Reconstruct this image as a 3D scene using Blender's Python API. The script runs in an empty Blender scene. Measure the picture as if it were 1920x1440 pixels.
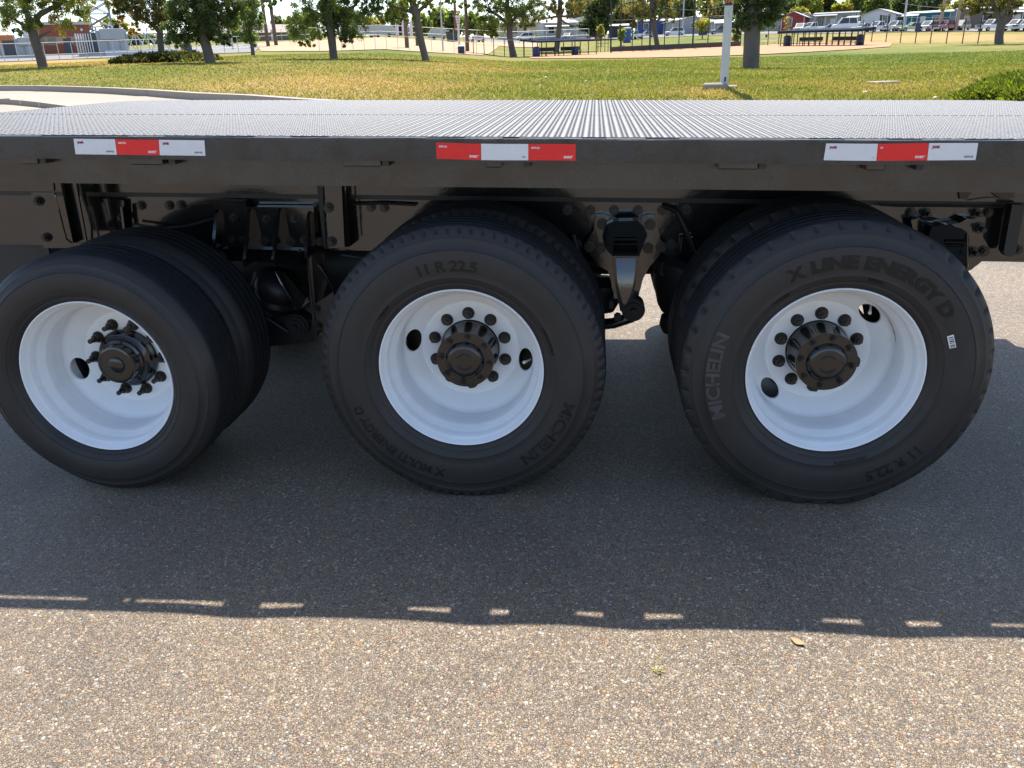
import bpy, bmesh, math, random
import numpy as np
from mathutils import Vector, Matrix

# ------------------------------------------------------------------ camera, sky, sun, exposure
SC = bpy.context.scene
C = SC.collection
F, PITCH, YAW, ROLL, CH = 1520.0, 0.3802, 0.1081, -0.0310, 1.5216      # focal length in photo pixels (1920 wide), height in metres
_fw = Vector((-math.sin(YAW) * math.cos(PITCH), math.cos(YAW) * math.cos(PITCH), -math.sin(PITCH)))
_r = Vector((math.cos(YAW), math.sin(YAW), 0))
_u = _r.cross(_fw)
RT = _r * math.cos(ROLL) + _u * math.sin(ROLL)
UP = -_r * math.sin(ROLL) + _u * math.cos(ROLL)
FW = _fw
cam = bpy.data.cameras.new('camera')
cam.sensor_width = 36.0
cam.lens = F / 1920 * 36.0
cam.clip_start = 0.05
cam.clip_end = 2000
camo = bpy.data.objects.new('camera', cam)
C.objects.link(camo)
camo.matrix_world = Matrix(((RT.x, UP.x, -FW.x, 0), (RT.y, UP.y, -FW.y, 0), (RT.z, UP.z, -FW.z, CH), (0, 0, 0, 1)))
SC.camera = camo

SUN_EL = math.radians(60.0)
world = bpy.data.worlds.new('World')
SC.world = world
world.use_nodes = True
wn = world.node_tree.nodes
wl = world.node_tree.links
wn.clear()
sky = wn.new('ShaderNodeTexSky')
sky.sky_type = 'NISHITA'
sky.sun_disc = False
sky.sun_elevation = SUN_EL
sky.sun_rotation = math.radians(0)
sky.altitude = 1600
sky.air_density = 1.0
sky.dust_density = 2.5
sky.ozone_density = 1.0
bgn = wn.new('ShaderNodeBackground')
bgn.inputs['Strength'].default_value = 0.15
won = wn.new('ShaderNodeOutputWorld')
wl.new(sky.outputs[0], bgn.inputs[0])
wl.new(bgn.outputs[0], won.inputs[0])

sun = bpy.data.lights.new('sun', 'SUN')
sun.energy = 5.0
sun.angle = math.radians(0.53)
sun.color = (1.0, 0.94, 0.85)
suno = bpy.data.objects.new('sun', sun)
C.objects.link(suno)
_ld = Vector((0.0, -math.cos(SUN_EL), -math.sin(SUN_EL)))      # travelling towards the camera: backlit
suno.rotation_euler = _ld.to_track_quat('-Z', 'Y').to_euler()
suno.location = (0, 40, 60)

SC.view_settings.view_transform = 'Standard'
SC.view_settings.look = 'None'
SC.view_settings.exposure = 1.08
SC.view_settings.gamma = 1.0
SC.view_settings.use_curve_mapping = False
SC.cycles.max_bounces = 8
SC.cycles.diffuse_bounces = 4
SC.cycles.glossy_bounces = 4
SC.cycles.transparent_max_bounces = 12
SC.cycles.caustics_reflective = False
SC.cycles.caustics_refractive = False
SC.cycles.sample_clamp_indirect = 6.0

rnd = random.Random(7)
npr = np.random.default_rng(11)

# ------------------------------------------------------------------ helpers: points
def ray(px, py):
    return FW + RT * ((px - 960) / F) - UP * ((py - 720) / F)

def W(px, py, Y):                                   # point on the vertical plane Y
    d = ray(px, py)
    t = Y / d.y
    return Vector((d.x * t, d.y * t, CH + d.z * t))

def WZ(px, py, z):
    d = ray(px, py)
    t = (z - CH) / d.z
    return Vector((d.x * t, d.y * t, z))

def at(px, py, dist):                               # point at a horizontal distance
    d = ray(px, py)
    t = dist / math.hypot(d.x, d.y)
    return Vector((d.x * t, d.y * t, CH + d.z * t))

def azslope(px, py):
    d = ray(px, py)
    return math.atan2(d.x, d.y), d.z / math.hypot(d.x, d.y)

# ------------------------------------------------------------------ terrain heights (the park rises behind the truck)
_cols = [
    (-10, [(198, 17), (173, 28), (150, 33), (130, 42), (118, 100), (104, 140), (92, 300)]),
    (240, [(185, 21), (175, 22.5), (150, 27), (120, 40), (108, 100), (97, 140), (86, 300)]),
    (480, [(187, 17.5), (150, 24), (125, 34), (108, 46), (99, 100), (90, 125), (76, 200), (71, 300)]),
    (720, [(187, 14.5), (150, 21), (125, 32), (110, 44), (92, 85), (72, 140), (66, 300)]),
    (960, [(187, 13), (150, 20), (128, 32), (116, 60), (110, 95), (106, 112), (82, 170), (75, 200), (70, 300)]),
    (1200, [(187, 12.5), (150, 18), (128, 28), (115, 50), (108, 80), (98, 115), (72, 170), (65, 200), (60, 300)]),
    (1440, [(187, 12), (160, 15), (128, 30), (112, 50), (101, 80), (87, 120), (62, 160), (57, 200), (50, 300)]),
    (1680, [(187, 11.5), (150, 17), (120, 35), (100, 65), (85, 108), (60, 150), (56, 170), (47, 300)]),
    (1930, [(187, 11), (140, 17), (110, 38), (92, 70), (84, 100), (59, 140), (53, 160), (43, 300)]),
]
_dgrid = np.exp(np.linspace(math.log(5.0), math.log(900.0), 260))
_az, _zt = [], []
for px, lst in _cols:
    ds, zs = [5.0, 7.4, 7.9], [-0.06, -0.03, 0.06]
    for py, d in lst:
        a, s = azslope(px, py)
        ds.append(d)
        zs.append(CH + s * d)
    ds.append(900.0)
    zs.append(zs[-1] + 4)
    _az.append(azslope(px, 110)[0])
    zz = np.interp(_dgrid, ds, zs)
    k = np.array([1, 2, 3, 2, 1.]) / 9
    zz[2:-2] = np.convolve(zz, k, 'valid')
    _zt.append(zz)
_az, _zt = np.array(_az), np.array(_zt)

def T(x, y):
    d = min(max(math.hypot(x, y), 5.0), 899.0)
    a = math.atan2(x, y)
    a = min(max(a, _az[0]), _az[-1] - 1e-6)
    i = min(max(int(np.searchsorted(_az, a)) - 1, 0), len(_az) - 2)
    t = (a - _az[i]) / (_az[i + 1] - _az[i])
    u = (math.log(d) - math.log(5.0)) / (math.log(900.0) - math.log(5.0)) * 259
    j = min(int(u), 258)
    v = u - j
    z0 = _zt[i, j] * (1 - v) + _zt[i, j + 1] * v
    z1 = _zt[i + 1, j] * (1 - v) + _zt[i + 1, j + 1] * v
    return float(z0 * (1 - t) + z1 * t)

def gp(px, py, dmin=9.0):                           # ground point seen at a pixel
    d0 = dmin
    for k in range(500):
        P = at(px, py, d0)
        if T(P.x, P.y) >= P.z:
            break
        d0 *= 1.01
        if d0 > 600:
            break
    return P

def on(px, dist, dz=0.0):                           # ground point in the direction of a pixel column, at a distance
    P = at(px, 100, dist)
    return Vector((P.x, P.y, T(P.x, P.y) + dz))

# ------------------------------------------------------------------ helpers: materials
MATS = {}
def nodes(name):
    m = bpy.data.materials.new(name)
    m.use_nodes = True
    nt = m.node_tree
    return m, nt, nt.nodes['Principled BSDF']

def _set(b, k, v):
    if k in b.inputs:
        b.inputs[k].default_value = v

def mat(name, col, rough=0.6, metal=0.0, var=0.12, scale=6.0, bump=0.0, bscale=60.0, spec=0.5, coat=0.0, dirt=None, dirt_amt=0.3, rvar=0.0):
    """painted / solid material with a little uneven tone and grain"""
    if name in MATS:
        return MATS[name]
    m, nt, b = nodes(name)
    N, L = nt.nodes, nt.links
    tc = N.new('ShaderNodeTexCoord')
    nz = N.new('ShaderNodeTexNoise')
    nz.inputs['Scale'].default_value = scale
    nz.inputs['Detail'].default_value = 6
    L.new(tc.outputs['Object'], nz.inputs['Vector'])
    mx = N.new('ShaderNodeMix')
    mx.data_type = 'RGBA'
    c = (*col, 1)
    mx.inputs[6].default_value = tuple(max(0, v * (1 - var)) for v in col) + (1,)
    mx.inputs[7].default_value = tuple(min(1, v * (1 + var)) for v in col) + (1,)
    L.new(nz.outputs[0], mx.inputs[0])
    out = mx.outputs[2]
    if dirt:
        n2 = N.new('ShaderNodeTexNoise')
        n2.inputs['Scale'].default_value = scale * 0.7
        n2.inputs['Detail'].default_value = 9
        n2.inputs['Roughness'].default_value = 0.7
        L.new(tc.outputs['Object'], n2.inputs['Vector'])
        rp = N.new('ShaderNodeValToRGB')
        rp.color_ramp.elements[0].position = 0.52
        rp.color_ramp.elements[1].position = 0.75
        rp.color_ramp.elements[1].color = (dirt_amt,) * 3 + (1,)
        L.new(n2.outputs[0], rp.inputs[0])
        m2 = N.new('ShaderNodeMix')
        m2.data_type = 'RGBA'
        L.new(rp.outputs[0], m2.inputs[0])
        L.new(out, m2.inputs[6])
        m2.inputs[7].default_value = (*dirt, 1)
        out = m2.outputs[2]
    L.new(out, b.inputs['Base Color'])
    b.inputs['Roughness'].default_value = rough
    b.inputs['Metallic'].default_value = metal
    _set(b, 'Specular IOR Level', spec)
    _set(b, 'Coat Weight', coat)
    if rvar:                                        # overspray and road film: the gloss is uneven
        n5 = N.new('ShaderNodeTexNoise')
        n5.inputs['Scale'].default_value = scale * 1.6
        n5.inputs['Detail'].default_value = 7
        n5.inputs['Roughness'].default_value = 0.65
        L.new(tc.outputs['Object'], n5.inputs['Vector'])
        mr = N.new('ShaderNodeMapRange')
        mr.inputs[1].default_value = 0.35
        mr.inputs[2].default_value = 0.68
        mr.inputs[3].default_value = rough * (1 - rvar)
        mr.inputs[4].default_value = rough * (1 + 2.2 * rvar)
        L.new(n5.outputs[0], mr.inputs[0])
        L.new(mr.outputs[0], b.inputs['Roughness'])
    if bump:
        n3 = N.new('ShaderNodeTexNoise')
        n3.inputs['Scale'].default_value = bscale
        n3.inputs['Detail'].default_value = 5
        L.new(tc.outputs['Object'], n3.inputs['Vector'])
        bp = N.new('ShaderNodeBump')
        bp.inputs['Strength'].default_value = bump
        bp.inputs['Distance'].default_value = 0.004
        L.new(n3.outputs[0], bp.inputs['Height'])
        L.new(bp.outputs[0], b.inputs['Normal'])
    MATS[name] = m
    return m

def ramp(N, stops, interp='LINEAR'):
    r = N.new('ShaderNodeValToRGB')
    cr = r.color_ramp
    cr.interpolation = interp
    while len(cr.elements) < len(stops):
        cr.elements.new(0.5)
    for e, (p, c) in zip(cr.elements, stops):
        e.position = p
        e.color = (*c, 1)
    return r

def asphalt_mat():
    m, nt, b = nodes('asphalt')
    N, L = nt.nodes, nt.links
    tc = N.new('ShaderNodeTexCoord')
    nz = N.new('ShaderNodeTexNoise')
    nz.inputs['Scale'].default_value = 60
    nz.inputs['Detail'].default_value = 3
    L.new(tc.outputs['Object'], nz.inputs['Vector'])
    va = N.new('ShaderNodeVectorMath')
    va.operation = 'MULTIPLY_ADD'
    va.inputs[1].default_value = (0.006, 0.006, 0.006)
    L.new(nz.outputs['Color'], va.inputs[0])
    L.new(tc.outputs['Object'], va.inputs[2])
    pal = [(0.0, (0.253, 0.192, 0.128)), (.13, (0.198, 0.142, 0.091)), (.26, (0.303, 0.243, 0.165)), (.36, (0.126, 0.115, 0.103)), (.44, (0.244, 0.154, 0.103)),
           (.54, (0.337, 0.281, 0.208)), (.64, (0.181, 0.142, 0.100)), (.74, (0.270, 0.206, 0.124)), (.83, (0.160, 0.149, 0.137)), (.9, (0.386, 0.350, 0.282)), (.95, (0.277, 0.170, 0.083))]
    outs = []
    hs = []
    for sc in (125.0, 270.0):
        v = N.new('ShaderNodeTexVoronoi')
        v.inputs['Scale'].default_value = sc
        L.new(va.outputs[0], v.inputs['Vector'])
        sp = N.new('ShaderNodeSeparateColor')
        L.new(v.outputs['Color'], sp.inputs[0])
        r = ramp(N, pal, 'CONSTANT')
        L.new(sp.outputs[0], r.inputs[0])
        e = N.new('ShaderNodeTexVoronoi')
        e.feature = 'DISTANCE_TO_EDGE'
        e.inputs['Scale'].default_value = sc
        L.new(va.outputs[0], e.inputs['Vector'])
        er = ramp(N, [(0.0, (.30, .29, .28)), (.15, (1, 1, 1))])  # dark binder, deepened to stand in for shade in the crevices
        L.new(e.outputs['Distance'], er.inputs[0])
        mm = N.new('ShaderNodeMix')
        mm.data_type = 'RGBA'
        mm.blend_type = 'MULTIPLY'
        mm.inputs[0].default_value = 1
        L.new(r.outputs[0], mm.inputs[6])
        L.new(er.outputs[0], mm.inputs[7])
        outs.append(mm.outputs[2])
        hh = N.new('ShaderNodeMath')                # stones of unequal height
        hh.operation = 'MULTIPLY_ADD'
        er2 = ramp(N, [(0.0, (0, 0, 0)), (.25, (1, 1, 1))])
        L.new(e.outputs['Distance'], er2.inputs[0])
        L.new(er2.outputs[0], hh.inputs[0])
        L.new(sp.outputs[1], hh.inputs[1])
        hh.inputs[2].default_value = 0
        hs.append(hh.outputs[0])
    n2 = N.new('ShaderNodeTexNoise')
    n2.inputs['Scale'].default_value = 45
    n2.inputs['Detail'].default_value = 2
    L.new(tc.outputs['Object'], n2.inputs['Vector'])
    r2 = ramp(N, [(.46, (0, 0, 0)), (.54, (1, 1, 1))])
    L.new(n2.outputs[0], r2.inputs[0])
    mx = N.new('ShaderNodeMix')
    mx.data_type = 'RGBA'
    L.new(r2.outputs[0], mx.inputs[0])
    L.new(outs[0], mx.inputs[6])
    L.new(outs[1], mx.inputs[7])
    mh = N.new('ShaderNodeMix')
    mh.data_type = 'FLOAT'
    L.new(r2.outputs[0], mh.inputs[0])
    L.new(hs[0], mh.inputs[2])
    L.new(hs[1], mh.inputs[3])
    n4 = N.new('ShaderNodeTexNoise')                # broad uneven wear
    n4.inputs['Scale'].default_value = 1.3
    n4.inputs['Detail'].default_value = 5
    L.new(tc.outputs['Object'], n4.inputs['Vector'])
    r4 = ramp(N, [(.28, (.78, .78, .80)), (.5, (1.0, .99, .98)), (.72, (1.12, 1.10, 1.05))])
    L.new(n4.outputs[0], r4.inputs[0])
    m4 = N.new('ShaderNodeMix')
    m4.data_type = 'RGBA'
    m4.blend_type = 'MULTIPLY'
    m4.inputs[0].default_value = 1
    L.new(mx.outputs[2], m4.inputs[6])
    L.new(r4.outputs[0], m4.inputs[7])
    L.new(m4.outputs[2], b.inputs['Base Color'])
    b.inputs['Roughness'].default_value = 0.6
    _set(b, 'Specular IOR Level', 0.5)
    bp = N.new('ShaderNodeBump')
    bp.inputs['Strength'].default_value = 0.8
    bp.inputs['Distance'].default_value = 0.005
    L.new(mh.outputs[0], bp.inputs['Height'])
    L.new(bp.outputs[0], b.inputs['Normal'])
    return m

def attr_mat(name, attr, rough=0.7, transl=0.0, spec=0.3, bump=0.0):
    """base colour from the mesh's own colour attribute (per leaf / per stone)"""
    if name in MATS:
        return MATS[name]
    m, nt, b = nodes(name)
    N, L = nt.nodes, nt.links
    at_ = N.new('ShaderNodeAttribute')
    at_.attribute_name = attr
    L.new(at_.outputs['Color'], b.inputs['Base Color'])
    b.inputs['Roughness'].default_value = rough
    _set(b, 'Specular IOR Level', spec)
    if transl:
        tr = N.new('ShaderNodeBsdfTranslucent')
        gm = N.new('ShaderNodeMix')
        gm.data_type = 'RGBA'
        gm.blend_type = 'MULTIPLY'
        gm.inputs[0].default_value = 1
        gm.inputs[7].default_value = (1.25, 1.25, 0.6, 1)
        L.new(at_.outputs['Color'], gm.inputs[6])
        L.new(gm.outputs[2], tr.inputs['Color'])
        ms = N.new('ShaderNodeMixShader')
        ms.inputs[0].default_value = transl
        L.new(b.outputs[0], ms.inputs[1])
        L.new(tr.outputs[0], ms.inputs[2])
        L.new(ms.outputs[0], nt.nodes['Material Output'].inputs['Surface'])
    MATS[name] = m
    return m

def lawn_mat():
    m, nt, b = nodes('lawn')
    N, L = nt.nodes, nt.links
    tc = N.new('ShaderNodeTexCoord')
    def noise(s, det=6, rg=.6):
        n = N.new('ShaderNodeTexNoise')
        n.inputs['Scale'].default_value = s
        n.inputs['Detail'].default_value = det
        n.inputs['Roughness'].default_value = rg
        L.new(tc.outputs['Object'], n.inputs['Vector'])
        return n
    at_ = N.new('ShaderNodeAttribute')
    at_.attribute_name = 'dry'
    n1 = noise(.22, 8, .68)
    n2 = noise(9, 6, .75)
    ad = N.new('ShaderNodeMath')
    ad.operation = 'MULTIPLY_ADD'
    ad.inputs[1].default_value = 0.40
    L.new(n2.outputs[0], ad.inputs[0])
    ml = N.new('ShaderNodeMath')
    ml.operation = 'MULTIPLY_ADD'
    ml.inputs[1].default_value = 1.0
    L.new(n1.outputs[0], ml.inputs[0])
    L.new(at_.outputs['Fac'], ml.inputs[2])
    L.new(ml.outputs[0], ad.inputs[2])
    r = ramp(N, [(.40, (.070, .108, .015)), (.58, (.122, .148, .024)), (.76, (.21, .178, .045)), (.95, (.34, .23, .09))])
    L.new(ad.outputs[0], r.inputs[0])
    n3 = noise(30, 4, .7)
    r3 = ramp(N, [(.3, (.6, .6, .6)), (.7, (1.25, 1.25, 1.2))])
    L.new(n3.outputs[0], r3.inputs[0])
    mm = N.new('ShaderNodeMix')
    mm.data_type = 'RGBA'
    mm.blend_type = 'MULTIPLY'
    mm.inputs[0].default_value = 1
    L.new(r.outputs[0], mm.inputs[6])
    L.new(r3.outputs[0], mm.inputs[7])
    L.new(mm.outputs[2], b.inputs['Base Color'])
    b.inputs['Roughness'].default_value = 0.9
    _set(b, 'Specular IOR Level', 0.15)
    bp = N.new('ShaderNodeBump')
    bp.inputs['Strength'].default_value = 0.8
    bp.inputs['Distance'].default_value = 0.05
    L.new(n3.outputs[0], bp.inputs['Height'])
    L.new(bp.outputs[0], b.inputs['Normal'])
    return m

def glass(name, col=(.02, .025, .03)):
    return mat(name, col, rough=0.08, var=0.1, spec=0.8)

# ------------------------------------------------------------------ helpers: meshes
LOC = {}
class MB:
    def __init__(s):
        s.v, s.f, s.sm = [], [], []
    def add(s, vs, fs, smooth=False):
        o = len(s.v)
        s.v += [tuple(p) for p in vs]
        s.f += [tuple(i + o for i in f) for f in fs]
        s.sm += [smooth] * len(fs)
        return s
    def box(s, x0, x1, y0, y1, z0, z1, M=None, bev=0.0):
        if bev > 0:
            b = min(bev, (x1 - x0) * .45, (y1 - y0) * .45, (z1 - z0) * .45)
            bm = bmesh.new()
            bmesh.ops.create_cube(bm, size=1)
            for v in bm.verts:
                v.co = Vector(((x0 + x1) / 2 + v.co.x * (x1 - x0), (y0 + y1) / 2 + v.co.y * (y1 - y0), (z0 + z1) / 2 + v.co.z * (z1 - z0)))
            bmesh.ops.bevel(bm, geom=bm.edges[:], offset=b, segments=1, profile=.5, affect='EDGES')
            bm.verts.index_update()
            vs = [v.co.copy() for v in bm.verts]
            fs = [[v.index for v in f.verts] for f in bm.faces]
            bm.free()
        else:
            vs = [Vector(p) for p in ((x0, y0, z0), (x1, y0, z0), (x1, y1, z0), (x0, y1, z0), (x0, y0, z1), (x1, y0, z1), (x1, y1, z1), (x0, y1, z1))]
            fs = [(0, 3, 2, 1), (4, 5, 6, 7), (0, 1, 5, 4), (1, 2, 6, 5), (2, 3, 7, 6), (3, 0, 4, 7)]
        if M is not None:
            vs = [M @ v for v in vs]
        return s.add(vs, fs)
    def prism(s, poly, off):
        """polygon of 3-D points, thickened by the vector off"""
        n = len(poly)
        P = [Vector(p) for p in poly]
        off = Vector(off)
        Q = [p + off for p in P]
        nrm = Vector((0, 0, 0))
        for i in range(n):
            nrm += P[i].cross(P[(i + 1) % n])
        fr, bk = tuple(range(n)), tuple(range(2 * n - 1, n - 1, -1))
        flip = nrm.dot(off) > 0
        fs = [fr[::-1], bk[::-1]] if flip else [fr, bk]
        for i in range(n):
            j = (i + 1) % n
            q = (i, i + n, j + n, j)
            fs.append(q[::-1] if flip else q)
        return s.add(P + Q, fs)
    def cyl(s, p0, p1, r0, r1=None, n=12, caps=True, smooth=True):
        p0, p1 = Vector(p0), Vector(p1)
        r1 = r0 if r1 is None else r1
        ax = (p1 - p0)
        if ax.length < 1e-9:
            return s
        ax.normalize()
        e1 = ax.orthogonal().normalized()
        e2 = ax.cross(e1)
        vs = []
        for p, r in ((p0, r0), (p1, r1)):
            for k in range(n):
                a = 2 * math.pi * k / n
                vs.append(p + e1 * (r * math.cos(a)) + e2 * (r * math.sin(a)))
        fs = [(k, (k + 1) % n, n + (k + 1) % n, n + k) for k in range(n)]
        s.add(vs, fs, smooth)
        if caps:
            s.add(vs[:n], [tuple(range(n))[::-1]])
            s.add(vs[n:], [tuple(range(n))])
        return s
    def tube(s, pts, radii, n=8, caps=True):
        pts = [Vector(p) for p in pts]
        if not hasattr(radii, '__len__'):
            radii = [radii] * len(pts)
        rings = []
        e1 = None
        for i, p in enumerate(pts):
            t = (pts[min(i + 1, len(pts) - 1)] - pts[max(i - 1, 0)]).normalized()
            if e1 is None:
                e1 = t.orthogonal().normalized()
            else:
                e1 = (e1 - t * e1.dot(t)).normalized()
            e2 = t.cross(e1)
            rings.append([p + (e1 * math.cos(2 * math.pi * k / n) + e2 * math.sin(2 * math.pi * k / n)) * radii[i] for k in range(n)])
        vs = [v for r in rings for v in r]
        fs = []
        for i in range(len(pts) - 1):
            for k in range(n):
                fs.append((i * n + k, i * n + (k + 1) % n, (i + 1) * n + (k + 1) % n, (i + 1) * n + k))
        s.add(vs, fs, True)
        if caps:
            s.add(rings[0], [tuple(range(n))[::-1]])
            s.add(rings[-1], [tuple(range(n))])
        return s
    def lathe(s, prof, o, axis, n=32, smooth=True, closed=False):
        """prof = [(radius, distance along the axis)]"""
        o = Vector(o)
        ax = Vector(axis).normalized()
        e1 = ax.orthogonal().normalized()
        e2 = ax.cross(e1)
        vs = []
        for r, a in prof:
            for k in range(n):
                t = 2 * math.pi * k / n
                vs.append(o + ax * a + (e1 * math.cos(t) + e2 * math.sin(t)) * r)
        fs = []
        for i in range(len(prof) - 1):
            for k in range(n):
                fs.append((i * n + k, i * n + (k + 1) % n, (i + 1) * n + (k + 1) % n, (i + 1) * n + k))
        return s.add(vs, fs, smooth)
    def mesh(s, name, m=None):
        me = bpy.data.meshes.new(name)
        me.from_pydata(s.v, [], s.f)
        me.polygons.foreach_set('use_smooth', s.sm)
        if m:
            me.materials.append(m)
        if any(s.sm):
            me.set_sharp_from_angle(angle=math.radians(38))
        me.update()
        return me
    def build(s, name, m=None, parent=None, local=False):
        if parent is not None and not local:
            l = LOC.get(parent.name, Vector((0, 0, 0)))
            s.v = [(p[0] - l.x, p[1] - l.y, p[2] - l.z) for p in s.v]
        o = bpy.data.objects.new(name, s.mesh(name, m))
        C.objects.link(o)
        if parent is not None:
            o.parent = parent
            LOC[o.name] = LOC.get(parent.name, Vector((0, 0, 0)))
        else:
            LOC[o.name] = Vector((0, 0, 0))
        return o

def empty(name, loc=(0, 0, 0), rz=0.0, parent=None):
    o = bpy.data.objects.new(name, None)
    o.empty_display_size = 0.2
    C.objects.link(o)
    base = LOC.get(parent.name, Vector((0, 0, 0))) if parent is not None else Vector((0, 0, 0))
    o.location = Vector(loc) - base
    o.rotation_euler.z = rz
    if parent is not None:
        o.parent = parent
    LOC[o.name] = Vector(loc)
    return o

def tag(o, label, cat, group=None, kind=None):
    if label:
        o['label'] = label
    if cat:
        o['category'] = cat
    if group:
        o['group'] = group
    if kind:
        o['kind'] = kind
    return o

def link_copy(o, parent):
    c = o.copy()
    C.objects.link(c)
    c.parent = parent
    return c

def copy_tree(o, parent=None):
    c = o.copy()
    C.objects.link(c)
    if parent is not None:
        c.parent = parent
    for ch in list(o.children):
        copy_tree(ch, c)
    return c

def raw_mesh(name, verts, faces_flat, nper, m, cols=None, attr='col', smooth=False):
    """fast mesh from numpy: verts (N,3), faces_flat (M,nper)"""
    me = bpy.data.meshes.new(name)
    nv, nf = len(verts), len(faces_flat)
    me.vertices.add(nv)
    me.vertices.foreach_set('co', np.asarray(verts, np.float32).ravel())
    me.loops.add(nf * nper)
    me.loops.foreach_set('vertex_index', np.asarray(faces_flat, np.int32).ravel())
    me.polygons.add(nf)
    me.polygons.foreach_set('loop_start', np.arange(nf, dtype=np.int32) * nper)
    me.polygons.foreach_set('loop_total', np.full(nf, nper, np.int32))
    if smooth:
        me.polygons.foreach_set('use_smooth', np.ones(nf, bool))
    me.materials.append(m)
    if cols is not None:
        a = me.attributes.new(attr, 'FLOAT_COLOR', 'POINT')
        c4 = np.ones((nv, 4), np.float32)
        c4[:, :3] = cols
        a.data.foreach_set('color', c4.ravel())
    me.update(calc_edges=True)
    return me

def raw_obj(name, me, parent=None):
    o = bpy.data.objects.new(name, me)
    C.objects.link(o)
    if parent is not None:
        o.parent = parent
    LOC[o.name] = Vector((0, 0, 0))
    return o

def text_data(s, size, extrude=0.001, bold=0.0):
    cu = bpy.data.curves.new('lettering', 'FONT')
    cu.body = s
    cu.size = size
    cu.extrude = extrude
    cu.offset = bold
    cu.resolution_u = 3
    cu.align_x = 'CENTER'
    cu.align_y = 'CENTER'
    o = bpy.data.objects.new('lettering', cu)
    C.objects.link(o)
    bpy.context.view_layer.update()
    dg = bpy.context.evaluated_depsgraph_get()
    me = o.evaluated_get(dg).to_mesh()
    v = [tuple(p.co) for p in me.vertices]
    f = [tuple(p.vertices) for p in me.polygons]
    bpy.data.objects.remove(o)
    bpy.data.curves.remove(cu)
    return v, f
# ------------------------------------------------------------------ the setting: asphalt, lawn, kerbs, infield
GZ = -0.012
def project(P):
    P = np.asarray(P, float) - np.array([0, 0, CH])
    r, u, f = np.array(RT), np.array(UP), np.array(FW)
    z = np.maximum(P @ f, 1e-3)
    return 960 + F * (P @ r) / z, 720 - F * (P @ u) / z

M_ASPH = asphalt_mat()
mb = MB()
mb.add([(-80, -60, GZ), (80, -60, GZ), (80, 7.75, GZ), (-80, 7.75, GZ)], [(0, 1, 2, 3)])
o = mb.build('asphalt_pavement', M_ASPH)
o['kind'] = 'structure'

# lawn: a polar sheet that carries the rise of the park out to the horizon
azs = np.concatenate([np.linspace(-92, -42, 26, endpoint=False), np.linspace(-42, 36, 230), np.linspace(36, 92, 27)[1:]]) * math.pi / 180
dds = np.exp(np.linspace(math.log(7.3), math.log(880), 190))
V = []
for a in azs:
    for d in dds:
        x, y = d * math.sin(a), d * math.cos(a)
        V.append((x, y, T(x, y)))
V = np.array(V)
nb = len(dds)
I, J = np.meshgrid(np.arange(len(azs) - 1), np.arange(nb - 1), indexing='ij')
Fq = np.stack([I * nb + J, (I + 1) * nb + J, (I + 1) * nb + J + 1, I * nb + J + 1], -1).reshape(-1, 4)[:, ::-1]
qx, qy = project(V)
_dry = [(690, 165, 190, 22, .30), (860, 128, 160, 12, .18), (100, 118, 170, 7, .45), (560, 150, 220, 16, .16), (1330, 170, 60, 10, .22), (1650, 172, 120, 12, .26),
        (1790, 71, 190, 7, .36), (1600, 80, 90, 8, .12), (1250, 175, 140, 10, .10), (1700, 108, 330, 14, -.24), (300, 138, 160, 12, -.10), (1160, 145, 240, 18, -.10),
        (1270, 75, 130, 9, -.12), (1100, 122, 160, 7, -.10), (700, 97, 130, 6, -.16), (420, 165, 130, 10, .10)]
def dryness(x, y):
    s = np.zeros_like(x)
    for cx, cy, rx, ry, v in _dry:
        s += 1.15 * v * np.exp(-((x - cx) / rx) ** 2 - ((y - cy) / ry) ** 2)
    return s
dv = dryness(qx, qy)
M_LAWN = lawn_mat()
me = raw_mesh('lawn', V, Fq, 4, M_LAWN, np.repeat(dv[:, None], 3, 1), 'dry', True)
lawn = raw_obj('lawn', me)
lawn['kind'] = 'structure'

def strip(name, near, far, m, n=60, k=10, dz=0.05, kind='structure'):
    """a sheet on the terrain between two lines of ground points"""
    def res(L):
        L = [Vector(p) for p in L]
        acc = [0]
        for i in range(1, len(L)):
            acc.append(acc[-1] + (L[i] - L[i - 1]).length)
        out = []
        for i in range(n + 1):
            s = acc[-1] * i / n
            j = min(max(int(np.searchsorted(acc, s)) - 1, 0), len(L) - 2)
            out.append(L[j].lerp(L[j + 1], (s - acc[j]) / max(acc[j + 1] - acc[j], 1e-6)))
        return out
    A, B = res(near), res(far)
    b = MB()
    vs = []
    for i in range(n + 1):
        for j in range(k + 1):
            p = A[i].lerp(B[i], j / k)
            vs.append((p.x, p.y, T(p.x, p.y) + dz))
    fs = [(i * (k + 1) + j, (i + 1) * (k + 1) + j, (i + 1) * (k + 1) + j + 1, i * (k + 1) + j + 1) for i in range(n) for j in range(k)]
    b.add(vs, fs, True)
    o = b.build(name, m)
    o['kind'] = kind
    return o

M_DIRT = mat('infield_clay', (.36, .185, .085), rough=.95, var=.18, scale=.5, bump=.4, bscale=20, dirt=(.30, .13, .06), dirt_amt=.4)
M_SAND = mat('sandy_dirt', (.38, .235, .135), rough=.95, var=.15, scale=.4, bump=.3, bscale=15)
M_CONC = mat('concrete_paving', (.27, .225, .175), rough=.85, var=.10, scale=1.2, bump=.3, bscale=90, dirt=(.21, .17, .13), dirt_amt=.3)
M_KERB = mat('kerb_concrete', (.30, .255, .21), rough=.85, var=.12, scale=3, bump=.3, bscale=70, dirt=(.28, .25, .21), dirt_amt=.35)
M_ROAD = mat('far_road', (.16, .15, .14), rough=.9, var=.1, scale=.4)

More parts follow.
